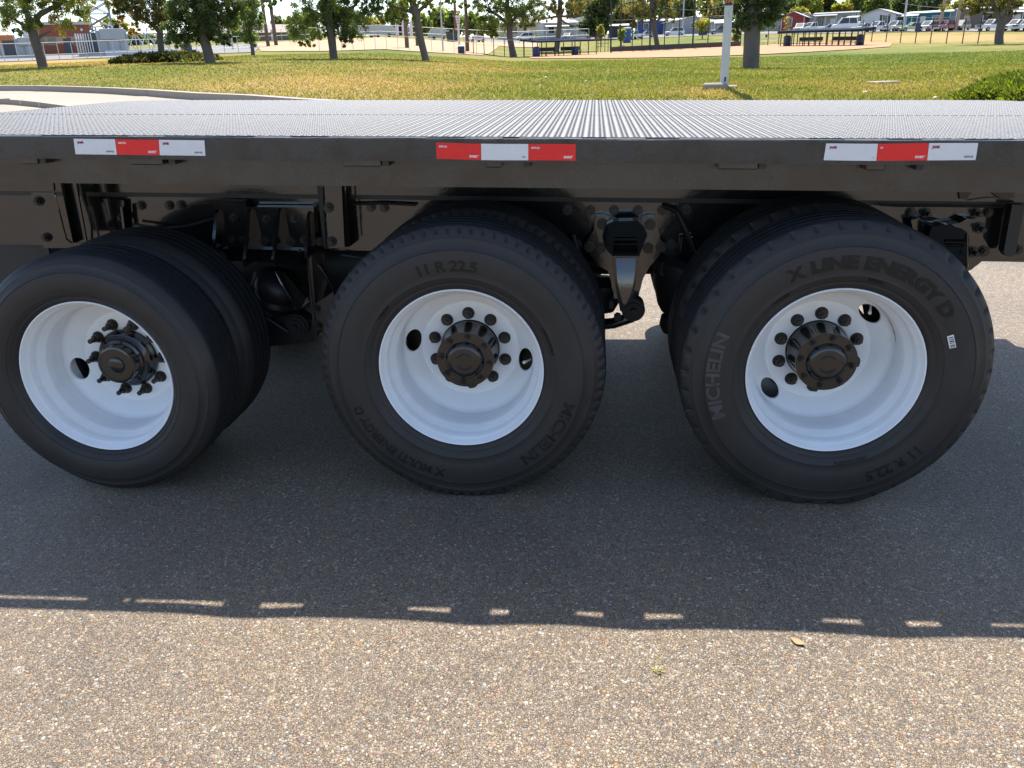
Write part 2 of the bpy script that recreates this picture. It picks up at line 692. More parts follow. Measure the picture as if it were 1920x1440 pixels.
near = [gp(x, y) for x, y in ((1000, 110.5), (1060, 110.3), (1150, 110), (1230, 109), (1300, 107.5), (1400, 104), (1500, 99.5), (1600, 93.5), (1668, 88.4))]
far = [on(x, d) for x, d in ((985, 108), (1060, 113), (1147, 117), (1230, 119), (1300, 120), (1400, 122), (1500, 125), (1600, 122), (1670, 114))]
strip('infield_dirt', near, far, M_DIRT, 60, 12, .06)
near = [on(x, d) for x, d in ((490, 104), (600, 82), (640, 79), (720, 80), (800, 84), (880, 92), (905, 96))]
far = [on(x, d) for x, d in ((480, 165), (600, 165), (640, 165), (720, 165), (800, 165), (900, 165), (940, 160))]
strip('dirt_lot', near, far, M_SAND, 60, 20, .06)
near = [on(x, d) for x, d in ((-60, 101), (120, 100.8), (300, 100.6), (476, 101))]
far = [on(x, d) for x, d in ((-60, 160), (120, 160), (300, 160), (500, 160))]
strip('gravel_yard', near, far, mat('gravel_yard', (.17, .165, .16), rough=.95, var=.2, scale=2), 40, 12, .06)
near = [on(x, d) for x, d in ((905, 166), (1000, 172), (1130, 168), (1290, 168), (1440, 156), (1600, 150), (1760, 148), (1930, 140))]
far = [on(x, d) for x, d in ((905, 200), (1000, 190), (1130, 190), (1290, 190), (1440, 176), (1600, 172), (1760, 168), (1930, 160))]
strip('far_street', near, far, M_ROAD, 60, 6, .06)
near = [on(x, d) for x, d in ((880, 150), (940, 150), (1010, 142))]
far = [on(x, d) for x, d in ((880, 175), (940, 175), (1010, 168))]
strip('dirt_verge', near, far, M_SAND, 20, 6, .08)

# concrete driveway with its two kerbs, far left
kt = [(-70, 161), (0, 165), (73, 167), (133, 170), (197, 172.5), (277, 177), (367, 182), (460, 188)]
kb = [(-70, 169), (0, 172.6), (73, 174.3), (133, 177), (197, 179.5), (277, 184.2)]
kp = [gp(x, y) for x, y in kb]
kp += [gp(367, 190.5), gp(460, 197), gp(560, 204), gp(660, 212)]
kl = [gp(x, y) for x, y in ((-70, 194), (0, 198), (40, 201), (75, 205))]
dv2 = (kl[-1] - kl[0]).normalized()
kl += [gp(140, 214), gp(240, 224), gp(340, 234)]
strip('concrete_driveway', kl, kp, M_CONC, 40, 10, .035)
ap = [Vector((p.x + 3, p.y - 7.5, 0)) for p in kl]
strip('asphalt_apron', ap, kl, M_CONC, 40, 8, .02)

def kerb(line, label, h, wdt, group):
    root = empty('kerb', (line[0].x, line[0].y, T(line[0].x, line[0].y)))
    tag(root, label, 'kerb', group)
    acc = 0
    L = [Vector((p.x, p.y, 0)) for p in line]
    segs = []
    for i in range(len(L) - 1):
        n = max(1, round((L[i + 1] - L[i]).length / 2.4))
        for k in range(n):
            segs.append((L[i].lerp(L[i + 1], k / n), L[i].lerp(L[i + 1], (k + 1) / n)))
    for a, b_ in segs:
        d = (b_ - a)
        n = Vector((-d.y, d.x, 0)).normalized() * wdt
        if n.y < 0:
            n = -n
        g = d.normalized() * .0015
        a2, b2 = a + g, b_ - g
        q = [a2, b2, b2 + n, a2 + n]
        vs = []
        zt = [T(a2.x, a2.y) + h, T(b2.x, b2.y) + h]
        for k, p in enumerate(q):
            vs.append((p.x, p.y, T(p.x, p.y) - .15))
        for k, p in enumerate(q):
            vs.append((p.x, p.y, zt[0 if k in (0, 3) else 1]))
        mb = MB().add(vs, [(0, 3, 2, 1), (4, 5, 6, 7), (0, 1, 5, 4), (1, 2, 6, 5), (2, 3, 7, 6), (3, 0, 4, 7)])
        mb.build('kerb_stone', M_KERB, root)
kerb(kp, 'pale concrete kerb along the lawn edge beyond the driveway', .165, .22, 'concrete kerbs')
kerb(kl, 'low concrete kerb on the near side of the driveway by the truck bed corner', .11, .18, 'concrete kerbs')

# loose and half bedded stone chips of the worn surface
def chips(n, xy, smin, smax, m):
    base = np.array([(1, 0, 0), (.5, .87, 0), (-.5, .87, 0), (-1, 0, 0), (-.5, -.87, 0), (.5, -.87, 0), (.35, .2, 1), (-.35, .25, .95), (0, -.4, .9)], float)
    tri = np.array([(0, 1, 6), (1, 2, 7), (2, 3, 7), (3, 4, 8), (4, 5, 8), (5, 0, 6), (1, 7, 6), (3, 8, 7), (5, 6, 8), (6, 7, 8)])
    s = smin + (smax - smin) * npr.random(n) ** 2.6
    sx = s * npr.uniform(.8, 1.4, n)
    sy = s * npr.uniform(.6, 1.0, n)
    sz = s * npr.uniform(.22, .48, n)
    ang = npr.uniform(0, 2 * math.pi, n)
    v = base[None] * np.stack([sx, sy, sz], -1)[:, None, :]
    v = v * npr.uniform(.75, 1.2, (n, 9, 3))
    tx, ty = npr.normal(0, .16, (2, n))
    v[:, :, 2] += v[:, :, 0] * tx[:, None] + v[:, :, 1] * ty[:, None]
    ca, sa = np.cos(ang)[:, None], np.sin(ang)[:, None]
    X = v[:, :, 0] * ca - v[:, :, 1] * sa + xy[:, 0:1]
    Y = v[:, :, 0] * sa + v[:, :, 1] * ca + xy[:, 1:2]
    Z = v[:, :, 2] + GZ - .0012
    pal = np.array([(0.279, 0.208, 0.137), (0.222, 0.159, 0.101), (0.312, 0.250, 0.170), (0.165, 0.155, 0.141), (0.262, 0.167, 0.112), (0.344, 0.293, 0.217), (0.198, 0.155, 0.105), (0.287, 0.216, 0.129),
                    (0.206, 0.195, 0.181), (0.395, 0.359, 0.298), (0.329, 0.183, 0.112), (0.131, 0.125, 0.118), (0.344, 0.234, 0.088)])
    w = np.array([14, 14, 12, 8, 8, 8, 12, 10, 6, 1.5, 2, 4, 1.0])
    ci = npr.choice(len(pal), n, p=w / w.sum())
    worn = 1 + .07 * np.sin(xy[:, 0] * 2.1 + 1.3 * np.sin(xy[:, 1] * 1.7)) + .06 * np.sin(xy[:, 0] * 5.3 - xy[:, 1] * 7.1 + 2 * np.sin(xy[:, 0] * 2.9)) + .05 * np.sin(xy[:, 1] * 13 + xy[:, 0] * 9)
    streak = np.exp(-((xy[:, 1] - 1.52 + .55 * (xy[:, 0] - .1)) / .10) ** 2) * np.exp(-((xy[:, 0] - .1) / .5) ** 2)
    col = pal[ci] * (npr.uniform(.74, 1.2, n) * worn * (1 - .16 * streak))[:, None]
    Vv = np.stack([X, Y, Z], -1).reshape(-1, 3)
    Ff = (tri[None] + (np.arange(n) * 9)[:, None, None]).reshape(-1, 3)
    return raw_mesh('stone_chips', Vv, Ff, 3, m, np.repeat(col, 9, 0), 'col')
M_CHIP = attr_mat('stone_chips', 'col', rough=.6, spec=.45)
def scatter(n, y0, y1, pw):
    out = []
    while len(out) < n:
        y = y0 + (y1 - y0) * npr.random() ** pw
        hw = .35 + .78 * y
        out.append((npr.uniform(-hw - .08 * y, hw - .1 * y), y))
    return np.array(out)
o = raw_obj('stone_chips', chips(115000, scatter(115000, .95, 3.3, 1.15), .0016, .0052, M_CHIP))
o['kind'] = 'stuff'
o['label'] = 'tan, grey and pink stone chips bedded in the asphalt'

# short grass standing on the near lawn
def grass():
    n = 230000
    a = npr.uniform(-40, 31, n) * math.pi / 180
    d = 10.5 * np.exp(npr.random(n) ** 1.25 * math.log(62 / 10.5))
    x, y = d * np.sin(a), d * np.cos(a)
    z = np.array([T(p, q) for p, q in zip(x, y)])
    px, py = project(np.stack([x, y, z], -1))
    keep = ~((px < 500) & (py > kerb_y(px) - 1.0))
    x, y, z, px, py = x[keep], y[keep], z[keep], px[keep], py[keep]
    n = len(x)
    dr = dryness(px, py) + npr.normal(0, .16, n) + .10 * np.sin(x * 1.7 + 2 * np.sin(y * .9)) + .10 * np.sin(x * .45 + y * .8)
    t = np.clip((dr + .22) / .75, 0, 1)[:, None]
    g, s = np.array([.155, .20, .028]), np.array([.46, .33, .12])
    col = (g * (1 - t) + s * t) * npr.uniform(.65, 1.3, (n, 1))
    h = npr.uniform(.012, .038, n) * (1 + d[keep] / 80)
    w = npr.uniform(.004, .010, n) * (1 + d[keep] / 14)
    an = npr.uniform(0, math.pi, n)
    dx, dy = np.cos(an) * w, np.sin(an) * w
    lx, ly = npr.normal(0, .8, (2, n)) * h
    P = np.stack([np.stack([x - dx, y - dy, z - .01], -1), np.stack([x + dx, y + dy, z - .01], -1), np.stack([x + lx, y + ly, z + h], -1)], 1).reshape(-1, 3)
    Ff = np.arange(3 * n).reshape(-1, 3)
    return raw_mesh('grass', P, Ff, 3, attr_mat('grass_blades', 'col', rough=.8, transl=.35, spec=.15), np.repeat(col, 3, 0), 'col')
def kerb_y(px):
    return np.interp(px, [p[0] for p in kt], [p[1] for p in kt])
o = raw_obj('grass', grass())
o['kind'] = 'stuff'
o['label'] = 'short green and straw coloured grass of the park lawn'
# ------------------------------------------------------------------ the truck
TILT = 0.0245
D = 2.681                                            # plane of the rub rail's face
M_BLACK = mat('black_paint', (.012, .012, .0135), rough=.2, var=.35, scale=5, spec=.6, coat=.25, dirt=(.03, .029, .031), dirt_amt=.30, bump=.15, bscale=24, rvar=.55)
M_BLACK2 = mat('black_chassis_paint', (.010, .010, .010), rough=.13, var=.25, scale=5, spec=.8, coat=.5, rvar=.15, dirt=(.045, .034, .026), dirt_amt=.15, bump=.12, bscale=45)
M_BLKMATT = mat('dull_black_steel', (.014, .013, .013), rough=.5, var=.3, scale=12, dirt=(.06, .045, .035), dirt_amt=.3)
M_RUSTY = mat('dusty_brown_steel', (.06, .042, .03), rough=.55, var=.4, scale=10, dirt=(.12, .06, .03), dirt_amt=.5)
M_DECK = mat('silver_tread_plate', (.066, .067, .069), rough=.75, metal=.0, var=.15, scale=14, dirt=(.085, .085, .085), dirt_amt=.4, spec=.03)
M_BAR = mat('glint_toned_tread_bars', (.20, .201, .203), rough=.5, metal=.0, var=.38, scale=70, spec=.15, dirt=(.09, .088, .085), dirt_amt=.45)  # paler than the plate: sun glint on the bars put into the colour
M_SIDE = mat('ground_toned_black_paint', (.024, .020, .0165), rough=.22, var=.35, scale=4, spec=.6, coat=.4, dirt=(.09, .068, .05), dirt_amt=.26, bump=.10, bscale=30, rvar=.35)  # black paint with the brown of the reflected ground put into its colour
M_PANEL = mat('lettering_panel_rubber', (.0175, .0155, .0145), rough=.6, var=.15)
M_RUB = mat('tyre_rubber', (.028, .0245, .0225), rough=.52, var=.25, scale=5, spec=.35, bump=.15, bscale=120, dirt=(.058, .050, .044), dirt_amt=.42)
M_TREAD = mat('tread_rubber', (.018, .018, .0195), rough=.7, var=.3, scale=20, spec=.3, bump=.5, bscale=260, dirt=(.045, .045, .047), dirt_amt=.3)
M_LETD = mat('dark_sidewall_lettering', (.0105, .0095, .009), rough=.55, spec=.3, var=.1)
M_LETL = mat('grey_sidewall_lettering', (.055, .050, .046), rough=.6, var=.1)
M_WHITE = mat('white_wheel_paint', (.87, .87, .865), rough=.42, var=.04, scale=6, spec=.4, bump=.10, bscale=380, dirt=(.66, .62, .58), dirt_amt=.4)
M_HUB = mat('black_hub_paint', (.012, .0115, .011), rough=.2, var=.3, scale=16, spec=.5, coat=.3, dirt=(.05, .038, .028), dirt_amt=.3)
M_NUT = mat('dirty_black_nut', (.02, .016, .014), rough=.42, var=.4, scale=60, dirt=(.07, .045, .032), dirt_amt=.4)

truck = empty('flatbed_truck', (-.2, 3.9, 0))
tag(truck, 'black flatbed truck with a silver tread plate deck and dual white wheels', 'truck')

def tl(p):
    p = Vector(p)
    return Vector((p.x, p.y, p.z - TILT * p.x))
def part(mb, name, m, parent=None, tilt=True):
    if tilt:
        mb.v = [(p[0], p[1], p[2] - TILT * p[0]) for p in mb.v]
    return mb.build(name, m, parent or truck)
def plate(name, pts, th, m, parent=None, back=None):
    """plate from photo points (x, y, plane Y) thickened away from the viewer"""
    P = [W(*q) for q in pts]
    mb = MB().prism(P, (0, th, 0))
    return mb.build(name, m, parent or truck)

ZD = 1.2815                                          # deck top at X = 0
# deck sheet with rounded corners, near edge set back behind the rub rail pocket gap
X0, X1, Y0, Y1, RC = -2.93, 2.42, D + .064, D + 2.52, .28
def arc(cx, cy, r, a0, a1, n=6):
    return [(cx + r * math.cos(math.radians(a0 + (a1 - a0) * i / n)), cy + r * math.sin(math.radians(a0 + (a1 - a0) * i / n))) for i in range(n + 1)]
outline = [(X0, Y0), (X1, Y0)] + arc(X1 - RC, Y1 - RC, RC, 0, 90) + arc(X0 + RC, Y1 - RC, RC, 90, 180)
seamY = D + 1.135
lowo = [(X0, Y0), (X1, Y0), (X1, seamY - .002), (X0, seamY - .002)]
hio = [(X0, seamY + .002), (X1, seamY + .002)] + arc(X1 - RC, Y1 - RC, RC, 0, 90) + arc(X0 + RC, Y1 - RC, RC, 90, 180)
for ol in (lowo, hio):
    part(MB().prism([(x, y, ZD) for x, y in ol], (0, 0, -.006)), 'deck_plate', M_DECK)
# edge tabs: between them daylight falls through the pocket gap
open_px = [(-60, 130), (205, 400), (475, 555), (760, 840), (918, 952), (1080, 1130), (1210, 1280), (1540, 1610), (1695, 1765), (1850, 1950)]
ox = [(WZ(a, 1150, 0).x, WZ(b, 1150, 0).x) for a, b in open_px]
ts = [(X0, ox[0][0])] + [(ox[i][1], ox[i + 1][0]) for i in range(len(ox) - 1)] + [(ox[-1][1], X1)]
for a, b in ts:
    if b - a > .01:
        part(MB().box(a, b, D + .013, D + .0635, ZD - .007, ZD - .001), 'deck_edge_tab', M_DECK)
# raised bars of the tread plate
def bars():
    px, py = .0185, .0285
    nx, ny = int((X1 - X0) / px), int((Y1 - Y0) / py)
    i, j = np.meshgrid(np.arange(nx), np.arange(ny), indexing='ij')
    i, j = i.ravel(), j.ravel()
    x = X0 + .01 + i * px
    y = Y0 + .012 + (j + .5 * (i % 2)) * py
    def inside(x, y):
        ok = (y < Y1 - .012) & (x > X0 + .015) & (x < X1 - .015)
        for cx, sg in ((X0 + RC, -1), (X1 - RC, 1)):
            c = ((x - cx) * sg > 0) & (y > Y1 - RC)
            ok &= ~(c & ((x - cx) ** 2 + (y - (Y1 - RC)) ** 2 > (RC - .014) ** 2))
        return ok & (np.abs(y - seamY) > .010)
    k = inside(x, y)
    x, y, odd = x[k], y[k], (i[k] % 2) == 1
    L, w, h = .0125, .0040, .0021
    base = np.array([(-L, 0, 0), (-L * .55, -w, 0), (L * .55, -w, 0), (L, 0, 0), (L * .55, w, 0), (-L * .55, w, 0), (-L * .55, 0, h), (L * .55, 0, h)])
    tri = np.array([(0, 1, 6), (1, 2, 7), (1, 7, 6), (2, 3, 7), (3, 4, 7), (4, 5, 6), (4, 6, 7), (5, 0, 6)])
    n = len(x)
    bx = np.where(odd[:, None], base[None, :, 1] * -1, base[None, :, 0]) * np.where(odd[:, None], 1, .74)
    by = np.where(odd[:, None], base[None, :, 0] * .8, base[None, :, 1])
    X = bx + x[:, None]
    Y = by + y[:, None]
    Z = base[None, :, 2] + ZD - TILT * X
    l = LOC[truck.name]
    Vv = np.stack([X - l.x, Y - l.y, Z - l.z], -1).reshape(-1, 3)
    return raw_mesh('tread_bars', Vv, (tri[None] + (np.arange(n) * 8)[:, None, None]).reshape(-1, 3), 3, M_BAR)
o = raw_obj('tread_bars', bars(), truck)
o['kind'] = 'stuff'

# rub rail: a flat bar standing off the side rail, slightly bowed between its pockets
def bow(x):
    return sum(.015 * math.exp(-((x - c) / .13) ** 2) for c in (-1.05, -.34, .12, .85))
mb = MB()
xs = np.linspace(-2.75, 2.25, 101)
vs = []
for x in xs:
    y = D - bow(x)
    for dy, z in ((.0, ZD - .072), (.0, ZD - .003), (.004, ZD + .001), (.012, ZD + .001), (.012, ZD - .072)):
        vs.append((x, y + dy, z))
fs = [(i * 5 + k, (i + 1) * 5 + k, (i + 1) * 5 + (k + 1) % 5, i * 5 + (k + 1) % 5) for i in range(100) for k in range(5)]
mb.add(vs, [f[::-1] for f in fs])
mb.add(vs[:5], [(0, 1, 2, 3, 4)])
part(mb, 'rub_rail', M_BLACK)
# side rail channel under it
mb = MB().box(-2.8, 2.3, D + .064, D + .072, ZD - .163, ZD - .0075).box(-2.8, 2.3, D + .073, D + .13, ZD - .163, ZD - .155)
part(mb, 'side_rail', M_SIDE)
# pockets between rub rail and side rail
for a, b in ((10, 77), (240, 318), (645, 716), (911, 980), (1346, 1420), (1622, 1714)):
    xa, xb = W(a, 308, D + .03).x, W(b, 308, D + .03).x
    segs = [(xa, xb)]
    for oa, ob in ox:                                # pocket cut away so the dashes of light reach the ground
        segs = [q for sa, sb in segs for q in ((sa, min(sb, oa - .004)), (max(sa, ob + .004), sb)) if q[1] - q[0] > .012]
    for sa, sb in segs:
        part(MB().box(sa, sb, D + .0125, D + .0635, ZD - .092, ZD - .0075, bev=.003), 'stake_pocket', M_SIDE)
    part(MB().box(xb + .004, xb + .026, D + .020, D + .0635, ZD - .090, ZD - .02), 'pocket_bracket', M_BLKMATT)
# floor structure
for y in (D + .4, D + .82, D + 1.69, D + 2.1):
    part(MB().box(-2.8, 2.3, y - .03, y + .03, ZD - .12, ZD - .0065), 'floor_runner', M_BLKMATT)
for x in np.arange(-2.7, 2.3, .42):
    part(MB().box(x - .035, x + .035, D + .14, D + 2.42, ZD - .160, ZD - .1215), 'cross_member', M_BLKMATT)
part(MB().box(-2.8, 2.3, D + 2.44, D + 2.5, ZD - .163, ZD - .0065), 'far_side_rail', M_BLACK)
# sills and frame rails
for y, s in ((3.47, 1), (4.36, -1)):
    yb = y + .075 * s
    ya, yb = min(y, yb), max(y, yb)
    part(MB().box(-2.82, 2.32, ya, yb, .975, 1.07), 'subframe_sill', M_BLACK2)
    part(MB().box(-2.82, 2.32, ya + .02, yb - .02, .953, .975), 'sill_spacer', M_BLKMATT)
    y2 = 3.5 if s == 1 else 4.33
    web = (y2, y2 + .009) if s == 1 else (y2 - .009, y2)
    fl = (y2, y2 + .09) if s == 1 else (y2 - .09, y2)
    part(MB().box(-2.82, 2.4, web[0], web[1], .735, .949).box(-2.82, 2.4, fl[0] - .0005, fl[1], .9492, .953).box(-2.82, 2.4, fl[0] - .0005, fl[1], .725, .7348), 'frame_rail', M_BLACK2)
for x in (-2.1, -.95, .2, 1.3):
    part(MB().box(x - .05, x + .05, 3.6, 4.23, .78, .93), 'frame_cross_tube', M_BLKMATT)

MB().lathe([(0, -.62), (.12, -.60), (.17, -.54), (.175, -.5), (.175, .5), (.17, .54), (.12, .60), (0, .62)], (-1.42, 3.92, .60), (1, 0, 0), 24).build('view_block_drum', M_BLKMATT, truck)  # added dark drum that hides the sunlit ground behind the frame
MB().lathe([(0, -.40), (.12, -.38), (.19, -.32), (.195, -.28), (.195, .28), (.19, .32), (.12, .38), (0, .40)], (-2.62, 3.95, .62), (1, 0, 0), 24).build('view_block_drum', M_BLKMATT, truck)  # second added drum, keeps the gap at the left bracket dark
MB().box(-2.9, -.86, 4.12, 4.2, .34, .93, bev=.01).build('view_block_board', M_BLKMATT, truck)  # added dark board closing off the bright view under the deck

M_BOLT = mat('black_bolt', (.008, .008, .008), rough=.3, var=.3, scale=40)
def bolt(px, py, Y, r=.016, long=False, m=M_BOLT):
    r *= 1.12
    p = W(px, py, Y)
    mb = MB()
    mb.cyl(p, p + Vector((0, -.004, 0)), r * 1.35, n=14)
    mb.cyl(p + Vector((0, -.004, 0)), p + Vector((0, -.018, 0)), r, n=6, smooth=False)
    mb.cyl(p + Vector((0, -.018, 0)), p + Vector((0, -.055 if long else -.026, 0)), r * .55, n=10)
    return mb.build('bolt', m, truck)
for x, y in ((205, 400), (265, 385), (318, 385), (340, 384), (696, 388), (721, 389), (1064, 394), (1107, 394), (1151, 394), (1196, 394), (1242, 394), (1287, 394),
             (1083, 460), (1260, 459), (1287, 459), (1707, 398), (1852, 398), (1907, 468), (594, 388), (205, 375)):
    bolt(x, y, 3.4995, .0145)
for x, y in ((1735, 399), (1829, 399)):
    bolt(x, y, 3.4995, .0145, True)

# left frame bracket with its channel
plate('frame_bracket', [(52, 330, 3.3), (99, 330, 3.3), (101, 358, 3.3), (56, 358, 3.3)], .012, M_BLACK2)
plate('frame_bracket', [(58, 362, 3.305), (101, 362, 3.305), (122, 447, 3.305), (133, 456, 3.305), (164, 455, 3.305), (157, 465, 3.305), (82, 465, 3.305)], .012, M_BLACK2)
plate('frame_bracket', [(112, 332, 3.31), (140, 332, 3.31), (163, 456, 3.31), (138, 456, 3.31)], .01, M_BLACK2)
plate('frame_bracket', [(111, 332, 3.27), (114, 332, 3.30), (140, 456, 3.30), (137, 456, 3.27)], .012, M_BLACK2)
bolt(73, 377, 3.304, .014)
bolt(88, 445, 3.304, .014)
plate('frame_bracket', [(606, 340, 3.40), (640, 340, 3.40), (646, 463, 3.40), (615, 466, 3.40)], .012, M_BLACK2)
plate('frame_bracket', [(593, 340, 3.40), (605, 340, 3.395), (615, 466, 3.395), (607, 466, 3.40)], .09, M_BLKMATT)
plate('frame_bracket', [(641, 340, 3.40), (645, 340, 3.42), (655, 463, 3.42), (647, 463, 3.40)], .08, M_BLKMATT)
bolt(616, 389, 3.3985, .015)
bolt(622, 453, 3.3985, .015)
bolt(600, 453, 3.45, .014)

# cast suspension hanger of the forward axle
plate('spring_hanger', [(402, 390, 3.43), (414, 376, 3.43), (455, 377, 3.43), (464, 388, 3.43), (588, 389, 3.43), (592, 470, 3.43), (405, 468, 3.43)], .05, M_BLACK2)
for xa, ya, xb, yb, out in ((409, 392, 414, 470, 3.36), (470, 390, 478, 488, 3.32), (526, 390, 530, 488, 3.32), (581, 396, 586, 476, 3.345)):
    t_, b_ = W(xa, ya, 3.43), W(xb, yb, 3.43)
    MB().prism([(t_.x - .007, 3.43, t_.z), (t_.x - .007, 3.405, t_.z - .012), (b_.x - .007, out, b_.z + .03), (b_.x - .007, out, b_.z), (b_.x - .007, 3.43, b_.z)], (.014, 0, 0)).build('hanger_rib', M_BLACK2, truck)
plate('hanger_lip', [(416, 466, 3.40), (577, 470, 3.40), (572, 500, 3.31), (500, 491, 3.31), (428, 489, 3.31)], .03, M_BLACK2)
for x, y in ((438, 408), (499, 411), (552, 410), (430, 451), (453, 451), (496, 452), (517, 453), (545, 454), (570, 450)):
    bolt(x, y, 3.4285, .0125)
plate('hanger_plate', [(575, 486, 3.33), (582, 478, 3.33), (608, 474, 3.42), (613, 530, 3.42), (591, 590, 3.38), (600, 626, 3.36), (594, 632, 3.33), (586, 604, 3.33)], .012, M_RUSTY)
plate('torque_arm_bracket', [(588, 572, 3.29), (625, 548, 3.29), (632, 575, 3.29), (606, 622, 3.29), (596, 606, 3.29)], .05, M_RUSTY)
bolt(593, 579, 3.288, .014)
bolt(597, 611, 3.288, .014)
# air spring and bush behind the forward axle
c = W(520, 545, 3.46)
mb = MB().lathe([(.0, -.105), (.05, -.10), (.085, -.075), (.10, -.045), (.092, -.022), (.104, .0), (.112, .035), (.10, .065), (.07, .085), (.0, .09)], c, (.45, -.15, 1), 28)
mb.build('air_spring', M_BLKMATT, truck)
plate('air_spring_arm', [(515, 508, 3.35), (532, 510, 3.35), (575, 560, 3.36), (560, 585, 3.36), (525, 530, 3.35)], .03, M_BLACK2)
c = W(556, 611, 3.40)
mb = MB()
for r, a in ((.055, 0), (.045, -.012), (.03, -.02), (.012, -.034)):
    mb.cyl(c + Vector((0, .06, 0)), c + Vector((0, a, 0)), r, n=24)
mb.build('axle_bush', M_BLKMATT, truck)
plate('trailing_arm', [(500, 600, 3.44), (560, 585, 3.44), (590, 605, 3.44), (590, 640, 3.44), (500, 650, 3.44)], .06, M_BLKMATT)
# cables and a brake hose
MB().tube([W(152, 340, 3.42), W(156, 375, 3.42), W(166, 400, 3.42), W(172, 425, 3.42), W(172, 455, 3.42)], .006, 6).build('brake_hose', M_BLKMATT, truck)
MB().tube([W(172, 386, 3.4), W(186, 446, 3.4)], .005, 6).build('brake_line', M_RUSTY, truck)
MB().tube([W(150, 338, 3.4), W(154, 352, 3.41), W(158, 372, 3.41), W(163, 388, 3.41)], [.006, .010, .011, .006], 8).build('hose_fitting', M_BLKMATT, truck)
plate('brake_line_clip', [(225, 388, 3.44), (229, 388, 3.44), (234, 430, 3.44), (230, 432, 3.44)], .02, M_BLACK2)
plate('frame_gusset', [(184, 372, 3.47), (232, 376, 3.47), (236, 430, 3.47), (188, 432, 3.47)], .02, M_BLACK2)
plate('mud_flap', [(-160, 340, 3.62), (40, 340, 3.62), (92, 470, 3.62), (96, 560, 3.62), (-160, 620, 3.62)], .012, mat('rubber_mud_flap', (.017, .018, .02), rough=.55, var=.2, scale=2))

for pts, rr in ((((1245, 386, 3.47), (1270, 398, 3.44), (1285, 430, 3.42), (1300, 470, 3.44), (1322, 500, 3.5)), .010), (((560, 470, 3.40), (600, 500, 3.38), (625, 540, 3.42), (640, 600, 3.5)), .010),
                (((1075, 440, 3.46), (1092, 500, 3.44), (1108, 560, 3.46), (1118, 620, 3.52)), .010), (((640, 478, 3.46), (690, 486, 3.46), (740, 470, 3.46)), .008),
                (((250, 420, 3.46), (300, 428, 3.45), (350, 424, 3.45), (400, 410, 3.46)), .006), (((480, 510, 3.38), (470, 540, 3.36), (490, 590, 3.38), (540, 622, 3.38)), .009),
                (((1650, 384, 3.46), (1690, 386, 3.46), (1760, 386, 3.46), (1890, 388, 3.46)), .005), (((660, 383, 3.48), (720, 381, 3.48), (780, 384, 3.48)), .006)):
    MB().tube([W(*q) for q in pts], rr, 8).build('brake_hose', M_BLKMATT, truck)
for px, py in ((228, 408), (210, 420)):
    bolt(px, py, 3.465, .012)
for (xa, ya), (xb, yb), yy in (((103, 365), (124, 447), 3.30), ((605, 345), (613, 460), 3.398), ((648, 350), (655, 460), 3.40), ((1814, 440), (1814, 500), 3.37)):
    A_, B_ = W(xa, ya, yy), W(xb, yb, yy)
    n_ = 14
    MB().tube([A_.lerp(B_, k / n_) + Vector((rnd.uniform(-.001, .001), 0, 0)) for k in range(n_ + 1)], [.0035 + .0015 * (k % 2) for k in range(n_ + 1)], 6).build('weld_bead', M_BLACK2, truck)
# hangers between the tandem axles
def hanger(outer, body, leg, ribs, bolts, longs=()):
    plate('axle_hanger', [(x, y, 3.44) for x, y in outer], .05, M_BLACK2)
    P = [W(x, y, 3.352 + max(0, y - 414) * .00085) for x, y in body]
    MB().prism(P, (0, .07, 0)).build('hanger_body', M_BLACK2, truck)
    if leg:
        plate('hanger_leg', leg, .05, M_BLACK2)
    for (x0, y0), (x1, y1) in ribs:
        MB().cyl(W(x0, y0, 3.378), W(x1, y1, 3.378), .0055, n=6).build('hanger_rib', M_BLACK2, truck)
    for x, y in bolts:
        bolt(x, y, 3.4385, .0155)
    for x, y in longs:
        bolt(x, y, 3.4385, .0155, True)
hanger([(1117, 406), (1127, 404), (1160, 414), (1195, 413), (1217, 405), (1228, 407), (1231, 420), (1238, 447), (1246, 465), (1228, 490), (1219, 498), (1206, 522), (1196, 560),
        (1150, 560), (1146, 530), (1140, 508), (1121, 498), (1098, 465), (1100, 452), (1113, 432)],
       [(1137, 421), (1150, 415), (1197, 414), (1207, 425), (1214, 440), (1207, 458), (1198, 482), (1150, 482), (1138, 470), (1130, 450)],
       [(1150, 480, 3.355), (1197, 480, 3.355), (1196, 510, 3.361), (1189, 545, 3.368), (1181, 584, 3.376), (1163, 584, 3.376), (1155, 545, 3.368), (1151, 510, 3.361)],
       [((1152, 447), (1194, 447)), ((1152, 457), (1194, 457))],
       [(1129, 420), (1219, 421), (1105, 463), (1126, 465), (1215, 465), (1239, 463)])
rows = [(484, 1155, 1192, 3.350), (505, 1156, 1191, 3.338), (522, 1157, 1189, 3.330), (540, 1160, 1186, 3.3245), (556, 1164, 1181, 3.322), (571, 1169, 1173, 3.322)]
vs_ = [W(x, y, yy) for y, xl_, xr_, yy in rows for x in (xl_, xr_)]
mb = MB().add(vs_, [(2 * k, 2 * k + 2, 2 * k + 3, 2 * k + 1) for k in range(5)], True)
for s_ in (0, 1):
    mb.add([p for k in range(6) for p in (vs_[2 * k + s_], vs_[2 * k + s_] + Vector((0, .035, 0)))], [(2 * k, 2 * k + 1, 2 * k + 3, 2 * k + 2) for k in range(5)])
mb.add([vs_[0], vs_[1], vs_[1] + Vector((0, .035, 0)), vs_[0] + Vector((0, .035, 0))], [(0, 1, 2, 3)])
mb.build('leg_face', M_BLACK2, truck)
c = W(1187, 578, 3.40)
